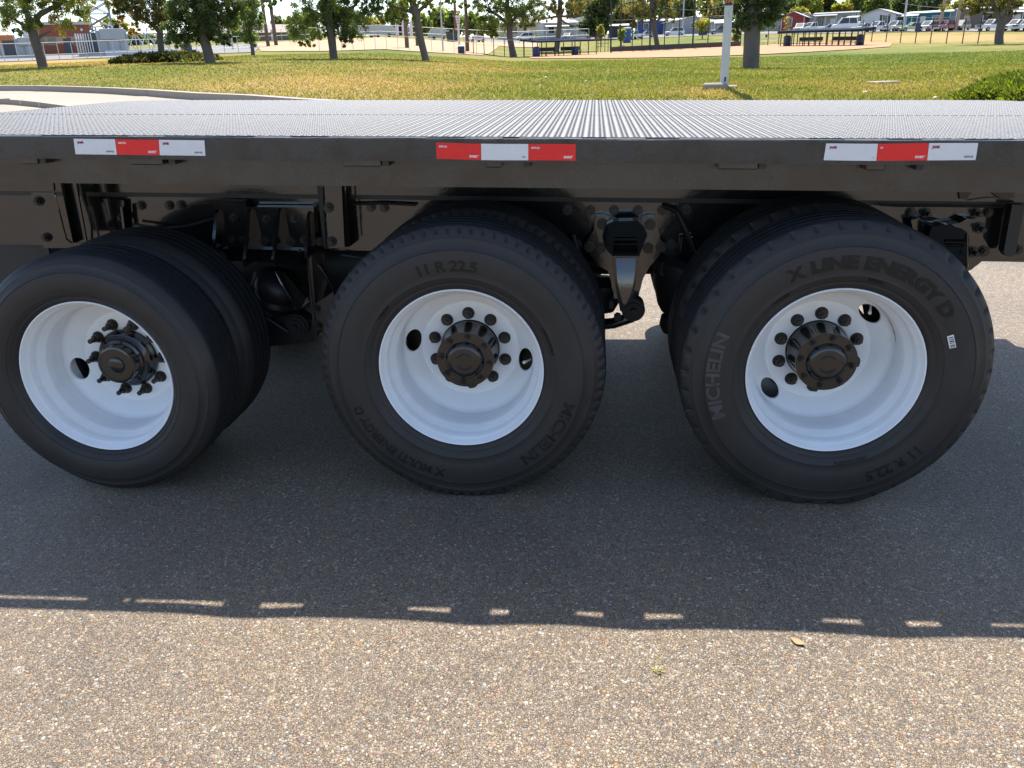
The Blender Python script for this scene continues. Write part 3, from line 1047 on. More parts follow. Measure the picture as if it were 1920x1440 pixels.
MB().cyl(c + Vector((0, -.03, 0)), c + Vector((0, .05, 0)), .050, n=24).cyl(c + Vector((0, -.04, 0)), c + Vector((0, -.03, 0)), .034, n=20).cyl(c + Vector((0, -.06, 0)), c + Vector((0, -.04, 0)), .014, n=8).build('torque_rod_bush', M_BLKMATT, truck)
MB().tube([W(1186, 594, 3.41), W(1150, 606, 3.41), W(1085, 612, 3.43)], .024, 12).build('torque_rod', M_BLACK2, truck)
MB().box(-.012, .012, -.03, .03, -.02, .02, Matrix.Translation(W(1146, 568, 3.38)), .004).build('rod_nut', M_BLKMATT, truck)
c = W(1158, 592, 3.36)
MB().cyl(c, c + Vector((0, -.03, 0)), .017, n=6).build('rod_nut', M_BLKMATT, truck)
hanger([(1708, 413), (1722, 409), (1745, 418), (1775, 421), (1800, 418), (1813, 410), (1832, 411), (1842, 425), (1843, 445), (1851, 458), (1856, 470), (1849, 479), (1840, 491), (1821, 506), (1805, 512), (1730, 512)],
       [(1748, 425), (1772, 421), (1803, 428), (1813, 436), (1818, 450), (1813, 464), (1813, 507), (1740, 507), (1742, 440)], None,
       [((1772, 453), (1807, 454)), ((1776, 464), (1807, 464))], [(1844, 471)], [(1737, 426), (1835, 427), (1823, 472)])
plate('frame_strut', [(1898, 384, 3.40), (1922, 384, 3.40), (1905, 472, 3.40), (1899, 481, 3.40), (1888, 481, 3.40), (1882, 472, 3.40)], .05, M_BLKMATT)
plate('frame_bracket', [(1330, 462, 3.45), (1300, 445, 3.45), (1278, 447, 3.45), (1276, 478, 3.45), (1310, 490, 3.45)], .02, M_BLACK2)
plate('lamp_bracket', [(1798, 359, 3.3), (1823, 359, 3.3), (1812, 374, 3.3), (1800, 373, 3.3)], .02, M_RUSTY)
plate('lamp_bracket', [(1858, 359, 3.3), (1902, 359, 3.3), (1902, 371, 3.3), (1878, 374, 3.3), (1870, 369, 3.3)], .03, M_RUSTY)
MB().tube([W(1812, 375, 3.3), W(1845, 370, 3.3), W(1872, 369, 3.3)], .003, 5).build('wiring', M_RUSTY, truck)
# brake chamber in front of the rear wheel
c = W(1285, 520, 3.5)
MB().lathe([(.0, -.17), (.06, -.168), (.085, -.14), (.125, -.06), (.15, .02), (.152, .06), (.13, .085), (.0, .09)], c, (.25, 0, 1), 28).build('brake_chamber', M_BLKMATT, truck)
c = W(1256, 604, 3.4)
MB().lathe([(.0, -.05), (.03, -.045), (.045, -.01), (.04, .03), (.0, .05)], c, (0, -.2, 1), 14).build('brake_lever', M_BLKMATT, truck)
MB().lathe([(.0, -.03), (.03, -.028), (.05, .0), (.045, .05), (.0, .06)], W(1248, 512, 3.45), (.1, 0, 1), 14).build('hose_coupling', M_BLKMATT, truck)
c = W(1131, 548, 3.55)
MB().lathe([(.0, -.09), (.05, -.085), (.08, -.03), (.08, .04), (.04, .07), (.0, .07)], c, (0, 0, 1), 18).build('brake_chamber', M_BLKMATT, truck)

# reflective tape on the rub rail
M_TR = mat('red_reflective_tape', (.80, .008, .010), rough=.3, var=.12, scale=30, spec=.5, bump=.15, bscale=120)
M_TW = mat('white_reflective_tape', (.72, .72, .72), rough=.3, var=.06, scale=30, spec=.5, bump=.12, bscale=120)
M_INKR = mat('red_ink', (.35, .02, .05), rough=.5)
M_INKW = mat('white_ink', (.8, .7, .7), rough=.5)
M_INKG = mat('grey_ink', (.25, .2, .2), rough=.5)
def decal(s, ctr, size, m, parent, right=Vector((1, 0, 0)), up=Vector((0, 0, 1)), name='tape_lettering', extrude=.0002, bold=.002):
    v, f = text_data(s, size, extrude, bold)
    n = right.cross(up)
    mb = MB()
    mb.add([ctr + right * p[0] + up * p[1] + n * p[2] for p in v], f)
    return mb.build(name, m, parent)
strips = [(((138, 260), (216, 261), (298, 262), (384, 263)), ((142, 289), (220, 290), (300, 291), (386, 292)), 'WRW'),
          (((818, 267), (903, 268.5), (991, 269.5), (1080, 270)), ((819, 297.5), (903.5, 299), (991, 300), (1079.5, 301)), 'RWR'),
          (((1548, 268.5), (1643, 268.5), (1741, 268), (1834, 268)), ((1543, 300), (1640, 300.5), (1737, 300.5), (1829, 300)), 'WRW')]
for top, bot, cols in strips:
    for i, cc in enumerate(cols):
        q = [W(px, py, D) for (px, py) in (bot[i], bot[i + 1], top[i + 1], top[i])]
        g = (q[1] - q[0]).normalized() * .0004
        q[0], q[3], q[1], q[2] = q[0] + g, q[3] + g, q[1] - g, q[2] - g
        mb = MB()
        vs_ = []
        for k in range(13):
            for a_, b_ in ((0, 1), (3, 2)):
                p = q[a_].lerp(q[b_], k / 12)
                p.y = D - bow(p.x) - .0016
                vs_.append(p)
        mb.add(vs_, [(2 * k, 2 * k + 2, 2 * k + 3, 2 * k + 1) for k in range(12)])
        q = [vs_[0], vs_[-2], vs_[-1], vs_[1]]
        t_ = mb.build('reflective_tape', M_TW if cc == 'W' else M_TR, truck)
        R_ = (q[1] - q[0]).normalized()
        U_ = Vector((0, 0, 1))
        tlp = q[3] + R_ * .022 - U_ * .012 + Vector((0, -.0006, 0))
        brp = q[1] - R_ * .022 + U_ * .010 + Vector((0, -.0006, 0))
        if cc == 'W':
            decal('JAME', tlp, .0095, M_INKR, t_, R_, bold=.0006)
            decal('DOT-C2', brp, .007, M_INKG, t_, R_, bold=.0005)
        else:
            decal('DOT-C2', tlp, .007, M_INKW, t_, R_, bold=.0005)
            decal('SWRT*', brp, .010, M_INKW, t_, R_, bold=.0006)

# ------------------------------------------------------------------ wheels
RIM = .2985
def tyre_profile(R, cw):
    """half outlines of a truck tyre: (radius, depth behind the outer rim lip)"""
    k = (R - RIM) / (.525 - RIM)
    side = [(.290, .016), (.2985, .008), (.304, .000), (.318, -.008), (.322, -.0075), (.335, -.016), (.345, -.019), (.3465, -.0215), (.349, -.0205), (.37, -.026), (.41, -.029), (.443, -.0245), (.445, -.0268), (.448, -.0235), (.478, -.012), (.482, -.012), (.492, -.004),
            (.495, -.0025), (.506, .004), (.514, .011)]
    s = [(RIM + (r - RIM) * k if r > RIM else r, a) for r, a in side]
    full = s + [(R - .004, .020)]
    g = []
    for ga in np.linspace(.052, cw - .052, 4):
        g += [(R, ga - .0055), (R - .013, ga - .004), (R - .013, ga + .004), (R, ga + .0055)]
    full += [(R - .0015, .035)] + g + [(R - .0015, cw - .035)]
    full += [(r, cw - a) for r, a in [(R - .004, .020)] + s[::-1]]
    return full, len(s)
def side_a(r, R):
    k = (R - RIM) / (.525 - RIM)
    xs_ = [.304, .318, .335, .37, .41, .45, .482, .495]
    ys_ = [.0, -.008, -.016, -.026, -.029, -.023, -.012, -.0025]
    return float(np.interp(RIM + (r - RIM) / k, xs_, ys_))
def make_tyre(R, cw, nlug, seg_per, duty, depth, zc):
    prof, ns = tyre_profile(R, cw)
    n = nlug * seg_per
    npf = len(prof)
    vs = []
    for k in range(n):
        th = 2 * math.pi * k / n
        notch = (k % seg_per) < duty
        for i, (r, a) in enumerate(prof):
            rr, aa = r, a
            sh = (ns - 2 <= i <= ns - 1) or (npf - ns <= i <= npf - ns + 1)
            if notch and sh:
                rr -= depth
                aa += depth * .5 * (1 if a < cw / 2 else -1)
            x, z = rr * math.cos(th), rr * math.sin(th)
            zmin = -zc + GZ + .001
            sag = max(0.0, min(1.0, (zmin + .085 - z) / .085)) ** 2 * max(0.0, min(1.0, (r - .30) / .08))
            aa += (1 if aa > cw / 2 else -1) * .020 * sag * (1 if abs(aa - cw / 2) > cw * .36 else 0)
            z = max(z, zmin)
            vs.append((x, aa, z))
    fs = []
    for k in range(n):
        k2 = (k + 1) % n
        for i in range(npf - 1):
            fs.append((k * npf + i, k * npf + i + 1, k2 * npf + i + 1, k2 * npf + i))
    mb = MB().add(vs, fs, True)
    me = mb.mesh('tyre', M_RUB)
    me.materials.append(M_TREAD)
    mi = np.zeros(len(fs), np.int32)
    tr = np.zeros(npf - 1, np.int32)
    tr[ns:npf - ns - 1] = 1
    me.polygons.foreach_set('material_index', np.tile(tr, n))
    return me
def rim_barrel():
    p = [(.2945, .010), (.2985, .006), (.2985, .001), (.2965, -.001), (.2935, .000), (.2905, .006), (.286, .020), (.281, .028), (.277, .034), (.2755, .060), (.272, .070), (.258, .088), (.2545, .100), (.254, .150),
         (.2535, .172), (.2515, .182), (.254, .20), (.254, .26)]
    return MB().lathe(p, (0, 0, 0), (0, 1, 0), 96).mesh('rim_barrel', M_WHITE)
def disc_mesh(holes, prof=None):
    """dished wheel disc with two oval hand holes cut through it"""
    prof = prof or [(.2525, .176), (.2515, .190), (.249, .197), (.240, .205), (.222, .218), (.200, .234), (.190, .2405), (.1865, .2425), (.184, .2405), (.181, .2400), (.15, .2405), (.118, .2405), (.114, .2425), (.112, .250), (.112, .262)]
    rs = np.array([p[0] for p in prof])
    as_ = np.array([p[1] for p in prof])
    fine = np.concatenate([rs[:4], np.linspace(.238, .200, 13), rs[6:]])
    n = 180
    vs, idx = [], {}
    hc = [(.2185, math.radians(a)) for a in holes]
    hr, ht = .0275, .046
    for i, r in enumerate(fine):
        for k in range(n):
            vs.append([r, 2 * math.pi * k / n])
    inside = np.zeros(len(vs), bool)
    def loc(v, h):
        dr = v[0] - h[0]
        dt = ((v[1] - h[1] + math.pi) % (2 * math.pi) - math.pi) * h[0]
        return dr, dt
    for j, v in enumerate(vs):
        for h in hc:
            dr, dt = loc(v, h)
            if (dr / hr) ** 2 + (dt / ht) ** 2 < 1:
                inside[j] = True
    fs = []
    m = len(fine)
    for i in range(m - 1):
        for k in range(n):
            q = (i * n + k, i * n + (k + 1) % n, (i + 1) * n + (k + 1) % n, (i + 1) * n + k)
            if not any(inside[x] for x in q):
                fs.append(q)
    cnt = {}
    for q in fs:
        for a in range(4):
            e = tuple(sorted((q[a], q[(a + 1) % 4])))
            cnt[e] = cnt.get(e, 0) + 1
    bd = [e for e, c_ in cnt.items() if c_ == 1]
    bv = set(x for e in bd for x in e if n <= x < (m - 1) * n)
    for j in bv:                                     # snap the cut edge on the oval
        for h in hc:
            dr, dt = loc(vs[j], h)
            q = math.sqrt((dr / hr) ** 2 + (dt / ht) ** 2)
            if q < 2.2:
                vs[j] = [h[0] + dr / q, h[1] + dt / q / h[0]]
    order = np.argsort(rs)
    V3 = [(r * math.cos(t), float(np.interp(r, rs[order], as_[order])), r * math.sin(t)) for r, t in vs]
    mb = MB().add(V3, [f[::-1] for f in fs], True)
    for a, b in bd:
        if a in bv and b in bv:
            va, vb = V3[a], V3[b]
            mb.add([va, vb, (vb[0], vb[1] + .012, vb[2]), (va[0], va[1] + .012, va[2])], [(0, 1, 2, 3)])
    return mb.mesh('rim_disc', M_WHITE)
ME_BARREL = rim_barrel()
def mk(name, me, parent):
    o = bpy.data.objects.new(name, me)
    C.objects.link(o)
    o.parent = parent
    LOC[o.name] = LOC[parent.name]
    return o
def nut_mesh(long):
    mb = MB()
    mb.cyl((0, -.001, 0), (0, -.004, 0), .0262, n=20)
    mb.cyl((0, -.004, 0), (0, -.010, 0), .0225, .0205, n=16)
    mb.cyl((0, -.010, 0), (0, -.030, 0), .0175, n=6, smooth=False)
    mb.cyl((0, -.030, 0), (0, -.062 if long else -.040, 0), .0105, n=10)
    return mb.mesh('wheel_nut', M_NUT)
ME_NUT, ME_NUTL = nut_mesh(False), nut_mesh(True)
def stud_mesh():
    mb = MB()
    mb.cyl((0, 0, 0), (0, -.003, 0), .0125, n=14)
    mb.cyl((0, -.003, 0), (0, -.011, 0), .0095, n=6, smooth=False)
    mb.cyl((0, -.011, 0), (0, -.023, 0), .0065, n=10)
    return mb.mesh('hub_stud', M_NUT)
ME_STUD = stud_mesh()
def hub_drive():
    mb = MB()
    mb.lathe([(.1105, .26), (.1105, .225), (.107, .215), (.103, .165), (.100, .122), (.0, .122)], (0, 0, 0), (0, 1, 0), 48)
    for k in range(8):
        a = math.radians(22.5 + 45 * k)
        p = Vector((math.cos(a), 0, math.sin(a)))
        mb.cyl(p * .099 + Vector((0, .215, 0)), p * .094 + Vector((0, .125, 0)), .011, n=8)
    return mb.mesh('hub', M_HUB)
def hub_flange():
    mb = MB()
    mb.lathe([(.100, .121), (.1065, .119), (.1075, .112), (.1065, .107), (.072, .106), (.070, .103), (.067, .094), (.060, .088), (.048, .0865), (.0, .0865)], (0, 0, 0), (0, 1, 0), 56)
    for a0, a1 in ((35, 145), (215, 325)):
        pts = [(.030 * math.cos(math.radians(a0 + (a1 - a0) * i / 12)), .0862, .030 * math.sin(math.radians(a0 + (a1 - a0) * i / 12))) for i in range(13)]
        mb.tube(pts, .0034, 6)
    mb.cyl((0, .0868, 0), (0, .0858, 0), .0055, n=12)
    return mb.mesh('axle_flange', M_HUB)
def hub_steer():
    mb = MB()
    mb.lathe([(.1105, .26), (.1105, .235), (.118, .232), (.118, .222), (.109, .216), (.106, .202), (.090, .196), (.086, .19), (.0, .19)], (0, 0, 0), (0, 1, 0), 48)
    return mb.mesh('hub', M_HUB)
def hub_cap():
    mb = MB()
    mb.lathe([(.084, .162), (.089, .160), (.089, .150), (.079, .146), (.077, .118), (.074, .111), (.066, .109), (.064, .112), (.034, .112), (.032, .107), (.026, .104), (.0, .104)], (0, 0, 0), (0, 1, 0), 48)
    for k in range(6):
        a = math.radians(20 + 60 * k)
        mb.cyl((.0835 * math.cos(a), .150, .0835 * math.sin(a)), (.0835 * math.cos(a), .143, .0835 * math.sin(a)), .006, n=6, smooth=False)
    return mb.mesh('hub_cap', M_HUB)
def drum_mesh():
    return MB().lathe([(.0, .262), (.185, .262), (.20, .275), (.205, .30), (.21, .46), (.0, .46)], (0, 0, 0), (0, 1, 0), 40).mesh('brake_drum', M_BLKMATT)
ME_HUB, ME_FL, ME_HUBS, ME_CAP, ME_DRUM = hub_drive(), hub_flange(), hub_steer(), hub_cap(), drum_mesh()

def arc_text(s, size, th_mid, rmid, R, m, wheel, name='sidewall_lettering', ext=.0009, bold=.0, squeeze=1.0, lift=.0012):
    """raised lettering that runs clockwise round the sidewall"""
    v, f = text_data(s, size, ext, bold)
    mb = MB()
    out = []
    for x, y, z in v:
        r = rmid + y
        t = math.radians(th_mid) - x * squeeze / rmid
        out.append((r * math.cos(t), side_a(r, R) - lift - z, r * math.sin(t)))
    mb.add(out, f)
    o = mk(name, mb.mesh(name, m), wheel)
    return o
def arc_panel(th0, th1, r0, r1, R, m, wheel, name, lift=.0008):
    mb = MB()
    n = 24
    vs = []
    for i in range(n + 1):
        t = math.radians(th0 + (th1 - th0) * i / n)
        for j in range(4):
            r = r0 + (r1 - r0) * j / 3
            vs.append((r * math.cos(t), side_a(r, R) - lift, r * math.sin(t)))
    fs = [(i * 4 + j, i * 4 + j + 1, (i + 1) * 4 + j + 1, (i + 1) * 4 + j) for i in range(n) for j in range(3)]
    mb.add(vs, fs if th1 > th0 else [q[::-1] for q in fs], True)
    return mk(name, mb.mesh(name, m), wheel)

def wheel(x, y, z, R, tyre_me, holes, nut0, steer=False, far=False):
    w = empty('wheel', (x, y, z), parent=truck)
    mk('tyre', tyre_me, w)
    mk('rim', ME_BARREL, w)
    mk('rim_disc', disc_mesh(holes), w)
    mk('hub', ME_HUBS if steer else ME_HUB, w)
    fl_ = mk('hub_cap' if steer else 'axle_flange', ME_CAP if steer else ME_FL, w)
    fl_.location.y = .028 if steer else 0
    mk('brake_drum', ME_DRUM, w)
    for k in range(10):
        a = math.radians(nut0 + 36 * k)
        n_ = mk('wheel_nut', ME_NUTL if steer else ME_NUT, w)
        n_.location = (.1415 * math.cos(a), .2405, .1415 * math.sin(a))
        n_.rotation_euler.y = rnd.uniform(0, 1)
        n_.scale = (.9, 1, .9)
    if not steer:
        for k in range(8):
            a = math.radians(82 + 45 * k)
            s_ = mk('hub_stud', ME_STUD, w)
            s_.location = (.0895 * math.cos(a), .1063, .0895 * math.sin(a))
    return w
CW = .236
ZW, ZL = .495, .459
TY_A = make_tyre(.519, CW, 78, 4, 1, .009, ZW)       # fine shoulder nicks
TY_B = make_tyre(.522, CW, 42, 6, 1, .010, ZW)       # wide shoulder notches
TY_C = make_tyre(.470, CW - .012, 170, 2, 1, .0035, ZL)  # fine sipes
xm, xr, xl = -.4746, -.4746 + 1.2954, -1.8548
w1 = wheel(xl, 2.6606, ZL, .470, TY_C, (192, 12), 0, True)
w2 = wheel(xm, D, ZW, .519, TY_A, (170, -10), 18)
w3 = wheel(xr, D, ZW, .522, TY_B, (42, 222), 18)
DUAL = .335
def inner(wx, wy, wz, me, R):
    w = empty('inner_wheel', (wx, wy + DUAL, wz), parent=truck)
    mk('tyre', me, w)
    mk('rim', MB().lathe([(.2985, .002), (.294, .0), (.28, .03), (.255, .09), (.25, .2)], (0, 0, 0), (0, 1, 0), 48).mesh('rim', M_BLKMATT), w)
    return w
i1 = inner(xl, 2.6606, ZL, TY_C, .47)
i2 = inner(xm, D, ZW, TY_A, .519)
i3 = inner(xr, D, ZW, TY_B, .522)
for w, yy in ((i1, 4.86), (i2, 4.84), (i3, 4.84)):   # the far side's duals
    for dy in (0, -.335):
        c_ = copy_tree(w, truck)
        c_.location.y = yy + dy - CW / 2 - LOC[truck.name].y
for x in (xl, xm, xr):
    MB().cyl((x, 2.95, ZW if x != xl else ZL), (x, 4.9, ZW if x != xl else ZL), .075, n=20).build('axle', M_BLKMATT, truck)
for x in (xm, xr):
    MB().lathe([(.075, -.28), (.13, -.2), (.2, -.08), (.215, 0), (.2, .08), (.13, .2), (.075, .28)], (x, 3.93, ZW + .03), (0, 1, 0), 28).build('axle_casing', M_BLKMATT, truck)
MB().cyl((-.2, 3.93, .58), (.6, 3.93, .58), .05, n=14).build('drive_shaft', M_BLKMATT, truck)

arc_text('11 R 22.5', .052, 94, .385, .519, M_LETD, w2, bold=.0012, squeeze=1.08)
arc_text('MICHELIN', .058, -37, .405, .519, M_LETD, w2, bold=.0014, squeeze=1.15)
arc_text('X MULTI ENERGY D', .046, 229, .408, .519, M_LETD, w2, bold=.0010, squeeze=1.05)
arc_text('X', .056, 115.5, .390, .522, M_LETD, w3, bold=.0022, squeeze=1.15)
arc_text('LINE ENERGY D', .057, 70.5, .390, .522, M_LETD, w3, bold=.003, squeeze=1.29)
arc_panel(153, 209, .374, .441, .522, M_PANEL, w3, 'lettering_panel')
arc_text('MICHELIN', .062, 181, .411, .522, M_LETL, w3, bold=.0020, squeeze=1.16, lift=.0022)
arc_text('11 R 22.5', .052, -55, .408, .522, M_LETD, w3, bold=.0012, squeeze=1.05)
for w_, R_, th, s_ in ((w2, .519, 140, 'TUBELESS'), (w2, .519, 20, 'REGROOVABLE'), (w3, .522, 128, 'TUBELESS'), (w3, .522, 75, 'RADIAL'), (w3, .522, -75, 'LOAD RANGE H')):
    arc_text(s_, .014, th, .338, R_, M_LETD, w_, bold=.0003, squeeze=1.1)
def bar(w, ang, r0, r1, a0, a1, rad, name, m):
    c_, s_ = math.cos(math.radians(ang)), math.sin(math.radians(ang))
    mb = MB().tube([(r0 * c_, a0, r0 * s_), ((r0 + r1) / 2 * c_, (a0 + a1) / 2, (r0 + r1) / 2 * s_), (r1 * c_, a1, r1 * s_)], [rad, rad, rad * 1.5], 8)
    mk(name, mb.mesh(name, m), w)
bar(w2, -12, .236, .214, .25, .205, .0042, 'valve_stem', M_WHITE)
bar(w3, 44, .240, .218, .25, .205, .0042, 'valve_stem', M_WHITE)
bar(w1, 12, .236, .214, .25, .205, .0042, 'valve_stem', M_WHITE)
mb = MB()
vs_ = []
for k in range(11):
    t = math.radians(12 + 2.6 * k)
    ww = .006 * math.sin(math.pi * k / 10) * (1 + .3 * math.sin(k * 2.1)) + .0006
    for q in (-1, 1):
        a_ = .166 + q * ww
        vs_.append((.2530 * math.cos(t), a_, .2530 * math.sin(t)))
mb.add(vs_, [(2 * k, 2 * k + 1, 2 * k + 3, 2 * k + 2) for k in range(10)], True)
mk('rust_streak', mb.mesh('rust_streak', mat('rust_stain', (.33, .22, .15), rough=.8, var=.35, scale=60, dirt=(.6, .55, .5), dirt_amt=.6)), w3)
# sticker on the right tyre
stm = mat('white_sticker', (.78, .78, .76), rough=.5)
t0 = math.radians(19.5)
mb = MB()
def wp(dr, dt, lift):
    r = .372 + dr
    t = t0 + dt / .372
    return (r * math.cos(t), side_a(r, .522) - lift, r * math.sin(t))
mb.add([wp(-.010, -.023, .0015), wp(.010, -.023, .0015), wp(.010, .023, .0015), wp(-.010, .023, .0015)], [(0, 1, 2, 3)])
stk = mk('sticker', mb.mesh('sticker', stm), w3)
mb = MB()
for k, (a, b_) in enumerate(((-.020, -.018), (-.016, -.013), (-.011, -.010), (-.006, -.004), (-.001, .003), (.006, .008), (.010, .011), (.014, .017))):
    mb.add([wp(-.007, a, .0022), wp(.007, a, .0022), wp(.007, b_, .0022), wp(-.007, b_, .0022)], [(0, 1, 2, 3)])
mk('sticker_print', mb.mesh('sticker_print', M_LETD), w3)
# ------------------------------------------------------------------ the park and the street behind the truck
M_BARK = mat('tree_bark', (.125, .102, .088), rough=.95, var=.35, scale=4, bump=.9, bscale=14, dirt=(.15, .13, .11), dirt_amt=.4)
def leafmat():
    return attr_mat('tree_leaves', 'col', rough=.55, transl=.5, spec=.3)
GREEN = [(0.07, 0.116, 0.025), (0.096, 0.147, 0.031), (0.056, 0.093, 0.022), (0.132, 0.178, 0.04)]
DARKG = [(0.042, 0.074, 0.021), (0.061, 0.099, 0.027), (0.035, 0.061, 0.019), (0.088, 0.128, 0.035)]
YELG = [(0.162, 0.196, 0.03), (0.209, 0.223, 0.038), (0.115, 0.155, 0.027), (0.27, 0.23, 0.041)]
YEL = [(0.575, 0.356, 0.034), (0.667, 0.437, 0.052), (0.46, 0.265, 0.023)]
OLIVE = [(0.086, 0.11, 0.038), (0.127, 0.131, 0.043), (0.063, 0.085, 0.029), (0.184, 0.158, 0.043)]
MIDG = [(0.105, 0.158, 0.036), (0.143, 0.195, 0.045), (0.083, 0.128, 0.03), (0.195, 0.232, 0.053)]
BLUEG = [(0.078, 0.116, 0.062), (0.101, 0.139, 0.07), (0.062, 0.093, 0.046)]

def _lift(p):
    return [(min(.8, r * 1.55 + .022), min(.8, g * 1.42 + .018), b * 1.6 + .016) for r, g, b in p]
GREEN, DARKG, YELG, OLIVE, MIDG, BLUEG = map(_lift, (GREEN, DARKG, YELG, OLIVE, MIDG, BLUEG))

def crown_mesh(blobs, dist, n, leaf, seed, clump=.5, droop=0.0):
    """leaves gathered in clumps through the crown's lobes; blobs = (px, py, rx, ry, palette)"""
    g = np.random.default_rng(seed)
    areas = np.array([b[2] * b[3] for b in blobs], float)
    P, Cc = [], []
    k = dist / F
    for b, a in zip(blobs, areas / areas.sum()):
        c = np.array(at(b[0], b[1], dist))
        rx, rz = b[2] * k, b[3] * k
        ry = (rx + rz) * .5
        nl = int(n * a)
        ncl = max(3, int(nl / (100 if dist < 130 else 40)))
        u = g.normal(size=(ncl, 3))
        u /= np.linalg.norm(u, axis=1)[:, None]
        u *= (g.random(ncl) ** .45)[:, None]
        ctr = c + u * np.array([rx, ry, rz])
        tone = g.uniform(.72, 1.25, ncl)
        pc = np.array(b[4])[g.integers(0, len(b[4]), ncl)]
        ii = g.integers(0, ncl, nl)
        off = g.normal(size=(nl, 3)) * clump * min(rx, rz) * .42
        off[:, 2] -= droop * np.abs(g.normal(size=nl))
        P.append(ctr[ii] + off)
        Cc.append(pc[ii] * (tone[ii] * g.uniform(.75, 1.3, nl))[:, None])
    P, Cc = np.concatenate(P), np.concatenate(Cc)
    nl = len(P)
    s = leaf * g.uniform(.6, 1.35, nl)
    e1 = g.normal(size=(nl, 3))
    e1 /= np.linalg.norm(e1, axis=1)[:, None]
    e2 = np.cross(e1, g.normal(size=(nl, 3)))
    e2 /= np.linalg.norm(e2, axis=1)[:, None]
    e1 *= s[:, None] * .62
    e2 *= s[:, None] * .42
    V = np.stack([P - e1, P + e2, P + e1, P - e2], 1)
    return V.reshape(-1, 3), np.repeat(Cc, 4, 0)

def tree(name, label, cat, base, dist, trunk, limbs, blobs, n, leaf, seed, group=None, bark=None, clump=.5, rscale=1.0):
    if dist < 130:
        n, clump, leaf = int(n * 2.5), clump * .66, leaf * .38
    B = at(base[0], base[1], dist)
    B.z = min(B.z, T(B.x, B.y)) if abs(B.z - T(B.x, B.y)) < 1.5 else T(B.x, B.y)
    root = tag(empty(name, B), label, cat, group)
    k = dist / F
    pts = [B + Vector((0, 0, -.25))] + [at(x, y, dist) for x, y, r in trunk]
    rad = [trunk[0][2] * k * rscale * 1.3] + [r * k * rscale for x, y, r in trunk]
    MB().tube(pts, rad, 12).build('trunk', bark or M_BARK, root)
    for lb in limbs:
        MB().tube([at(x, y, dist) for x, y, r in lb], [r * k for x, y, r in lb], 8).build('limb', bark or M_BARK, root)
    V, cc = crown_mesh(blobs, dist, n, leaf, seed, clump)
    V = V - np.array(B)
    me = raw_mesh('crown', V, np.arange(len(V)).reshape(-1, 4), 4, leafmat(), cc)
    raw_obj('crown', me, root)
    return root

def L(bl, pal):
    return [(*b, pal) for b in bl]
PARK = 'trees on the park lawn'
tree('lawn_tree', 'leaning tree nearest the substation with sky showing through its fork', 'tree', (82, 130), 42,
     [(82, 131, 7.5), (77, 112, 7), (71, 92, 7), (64, 70, 7), (60, 56, 6.5), (56, 40, 5), (48, 15, 4), (45, -30, 3)],
     [[(62, 52, 4.5), (64, 40, 4.5), (75, 27, 4), (92, 18, 3.5), (110, 8, 3), (130, -12, 2)], [(62, 60, 4), (48, 50, 3), (30, 38, 2), (8, 26, 1.5)], [(66, 74, 3), (80, 66, 2), (95, 58, 1.2)]],
     L([(35, 20, 42, 22), (60, 50, 20, 12), (36, 56, 22, 10), (150, 22, 20, 20), (70, 4, 50, 12), (60, -30, 95, 30), (20, -60, 70, 40)], MIDG) + L([(8, 44, 18, 20), (116, 38, 19, 20), (128, 10, 40, 16), (120, -40, 70, 35)], YELG), 15000, .16, 1, PARK)
tree('lawn_tree', 'slender tree with orange yellow autumn leaves on its left side', 'tree', (303, 108), 44,
     [(304, 108, 5.5), (302, 92, 5), (300, 70, 5), (300, 55, 4.5), (303, 35, 3.5), (308, 0, 3), (310, -40, 2)],
     [[(299, 62, 3.5), (288, 48, 3), (272, 38, 2.5), (255, 30, 2), (240, 12, 1.5)], [(300, 50, 3), (312, 30, 2), (325, 5, 1.5)]],
     L([(245, 15, 34, 18), (275, 28, 24, 22), (300, 28, 22, 25), (230, 0, 30, 16), (305, -25, 40, 25), (250, -35, 60, 30)], OLIVE) + L([(248, 53, 17, 10), (228, 38, 10, 9), (218, 24, 8, 8), (300, 38, 4, 7)], YEL), 13000, .15, 2, PARK)
tree('lawn_tree', 'dense dark leafed tree beside the blue lidded drum', 'tree', (394, 114), 40,
     [(394, 114, 8.5), (390, 98, 8), (383, 75, 8), (377, 55, 8), (373, 30, 7), (371, 0, 6), (368, -40, 4)],
     [[(377, 50, 4), (395, 20, 4), (420, 8, 3), (455, 4, 2.5), (500, -6, 1.5)], [(376, 60, 3.5), (350, 40, 3), (325, 30, 2)]],
     L([(350, 55, 42, 27), (402, 42, 34, 32), (360, 15, 55, 28), (430, 18, 34, 20), (332, 76, 20, 13), (416, 74, 22, 11), (370, -35, 85, 32), (380, 70, 20, 12)], DARKG) + L([(470, 2, 55, 8), (512, 6, 14, 9), (440, 40, 12, 14)], GREEN) + L([(383, 28, 6, 6)], YEL), 22000, .16, 3, PARK, clump=.42)
tree('lawn_tree', 'small bushy tree standing by the end of the grey rail fence', 'tree', (473, 97), 62,
     [(474, 97, 3), (471, 75, 3), (468, 50, 2.5), (465, 10, 2)], [],
     L([(468, 44, 22, 30), (472, 74, 14, 10), (456, 24, 18, 16), (488, 34, 9, 14), (466, -10, 30, 20)], GREEN), 7000, .20, 4, PARK)
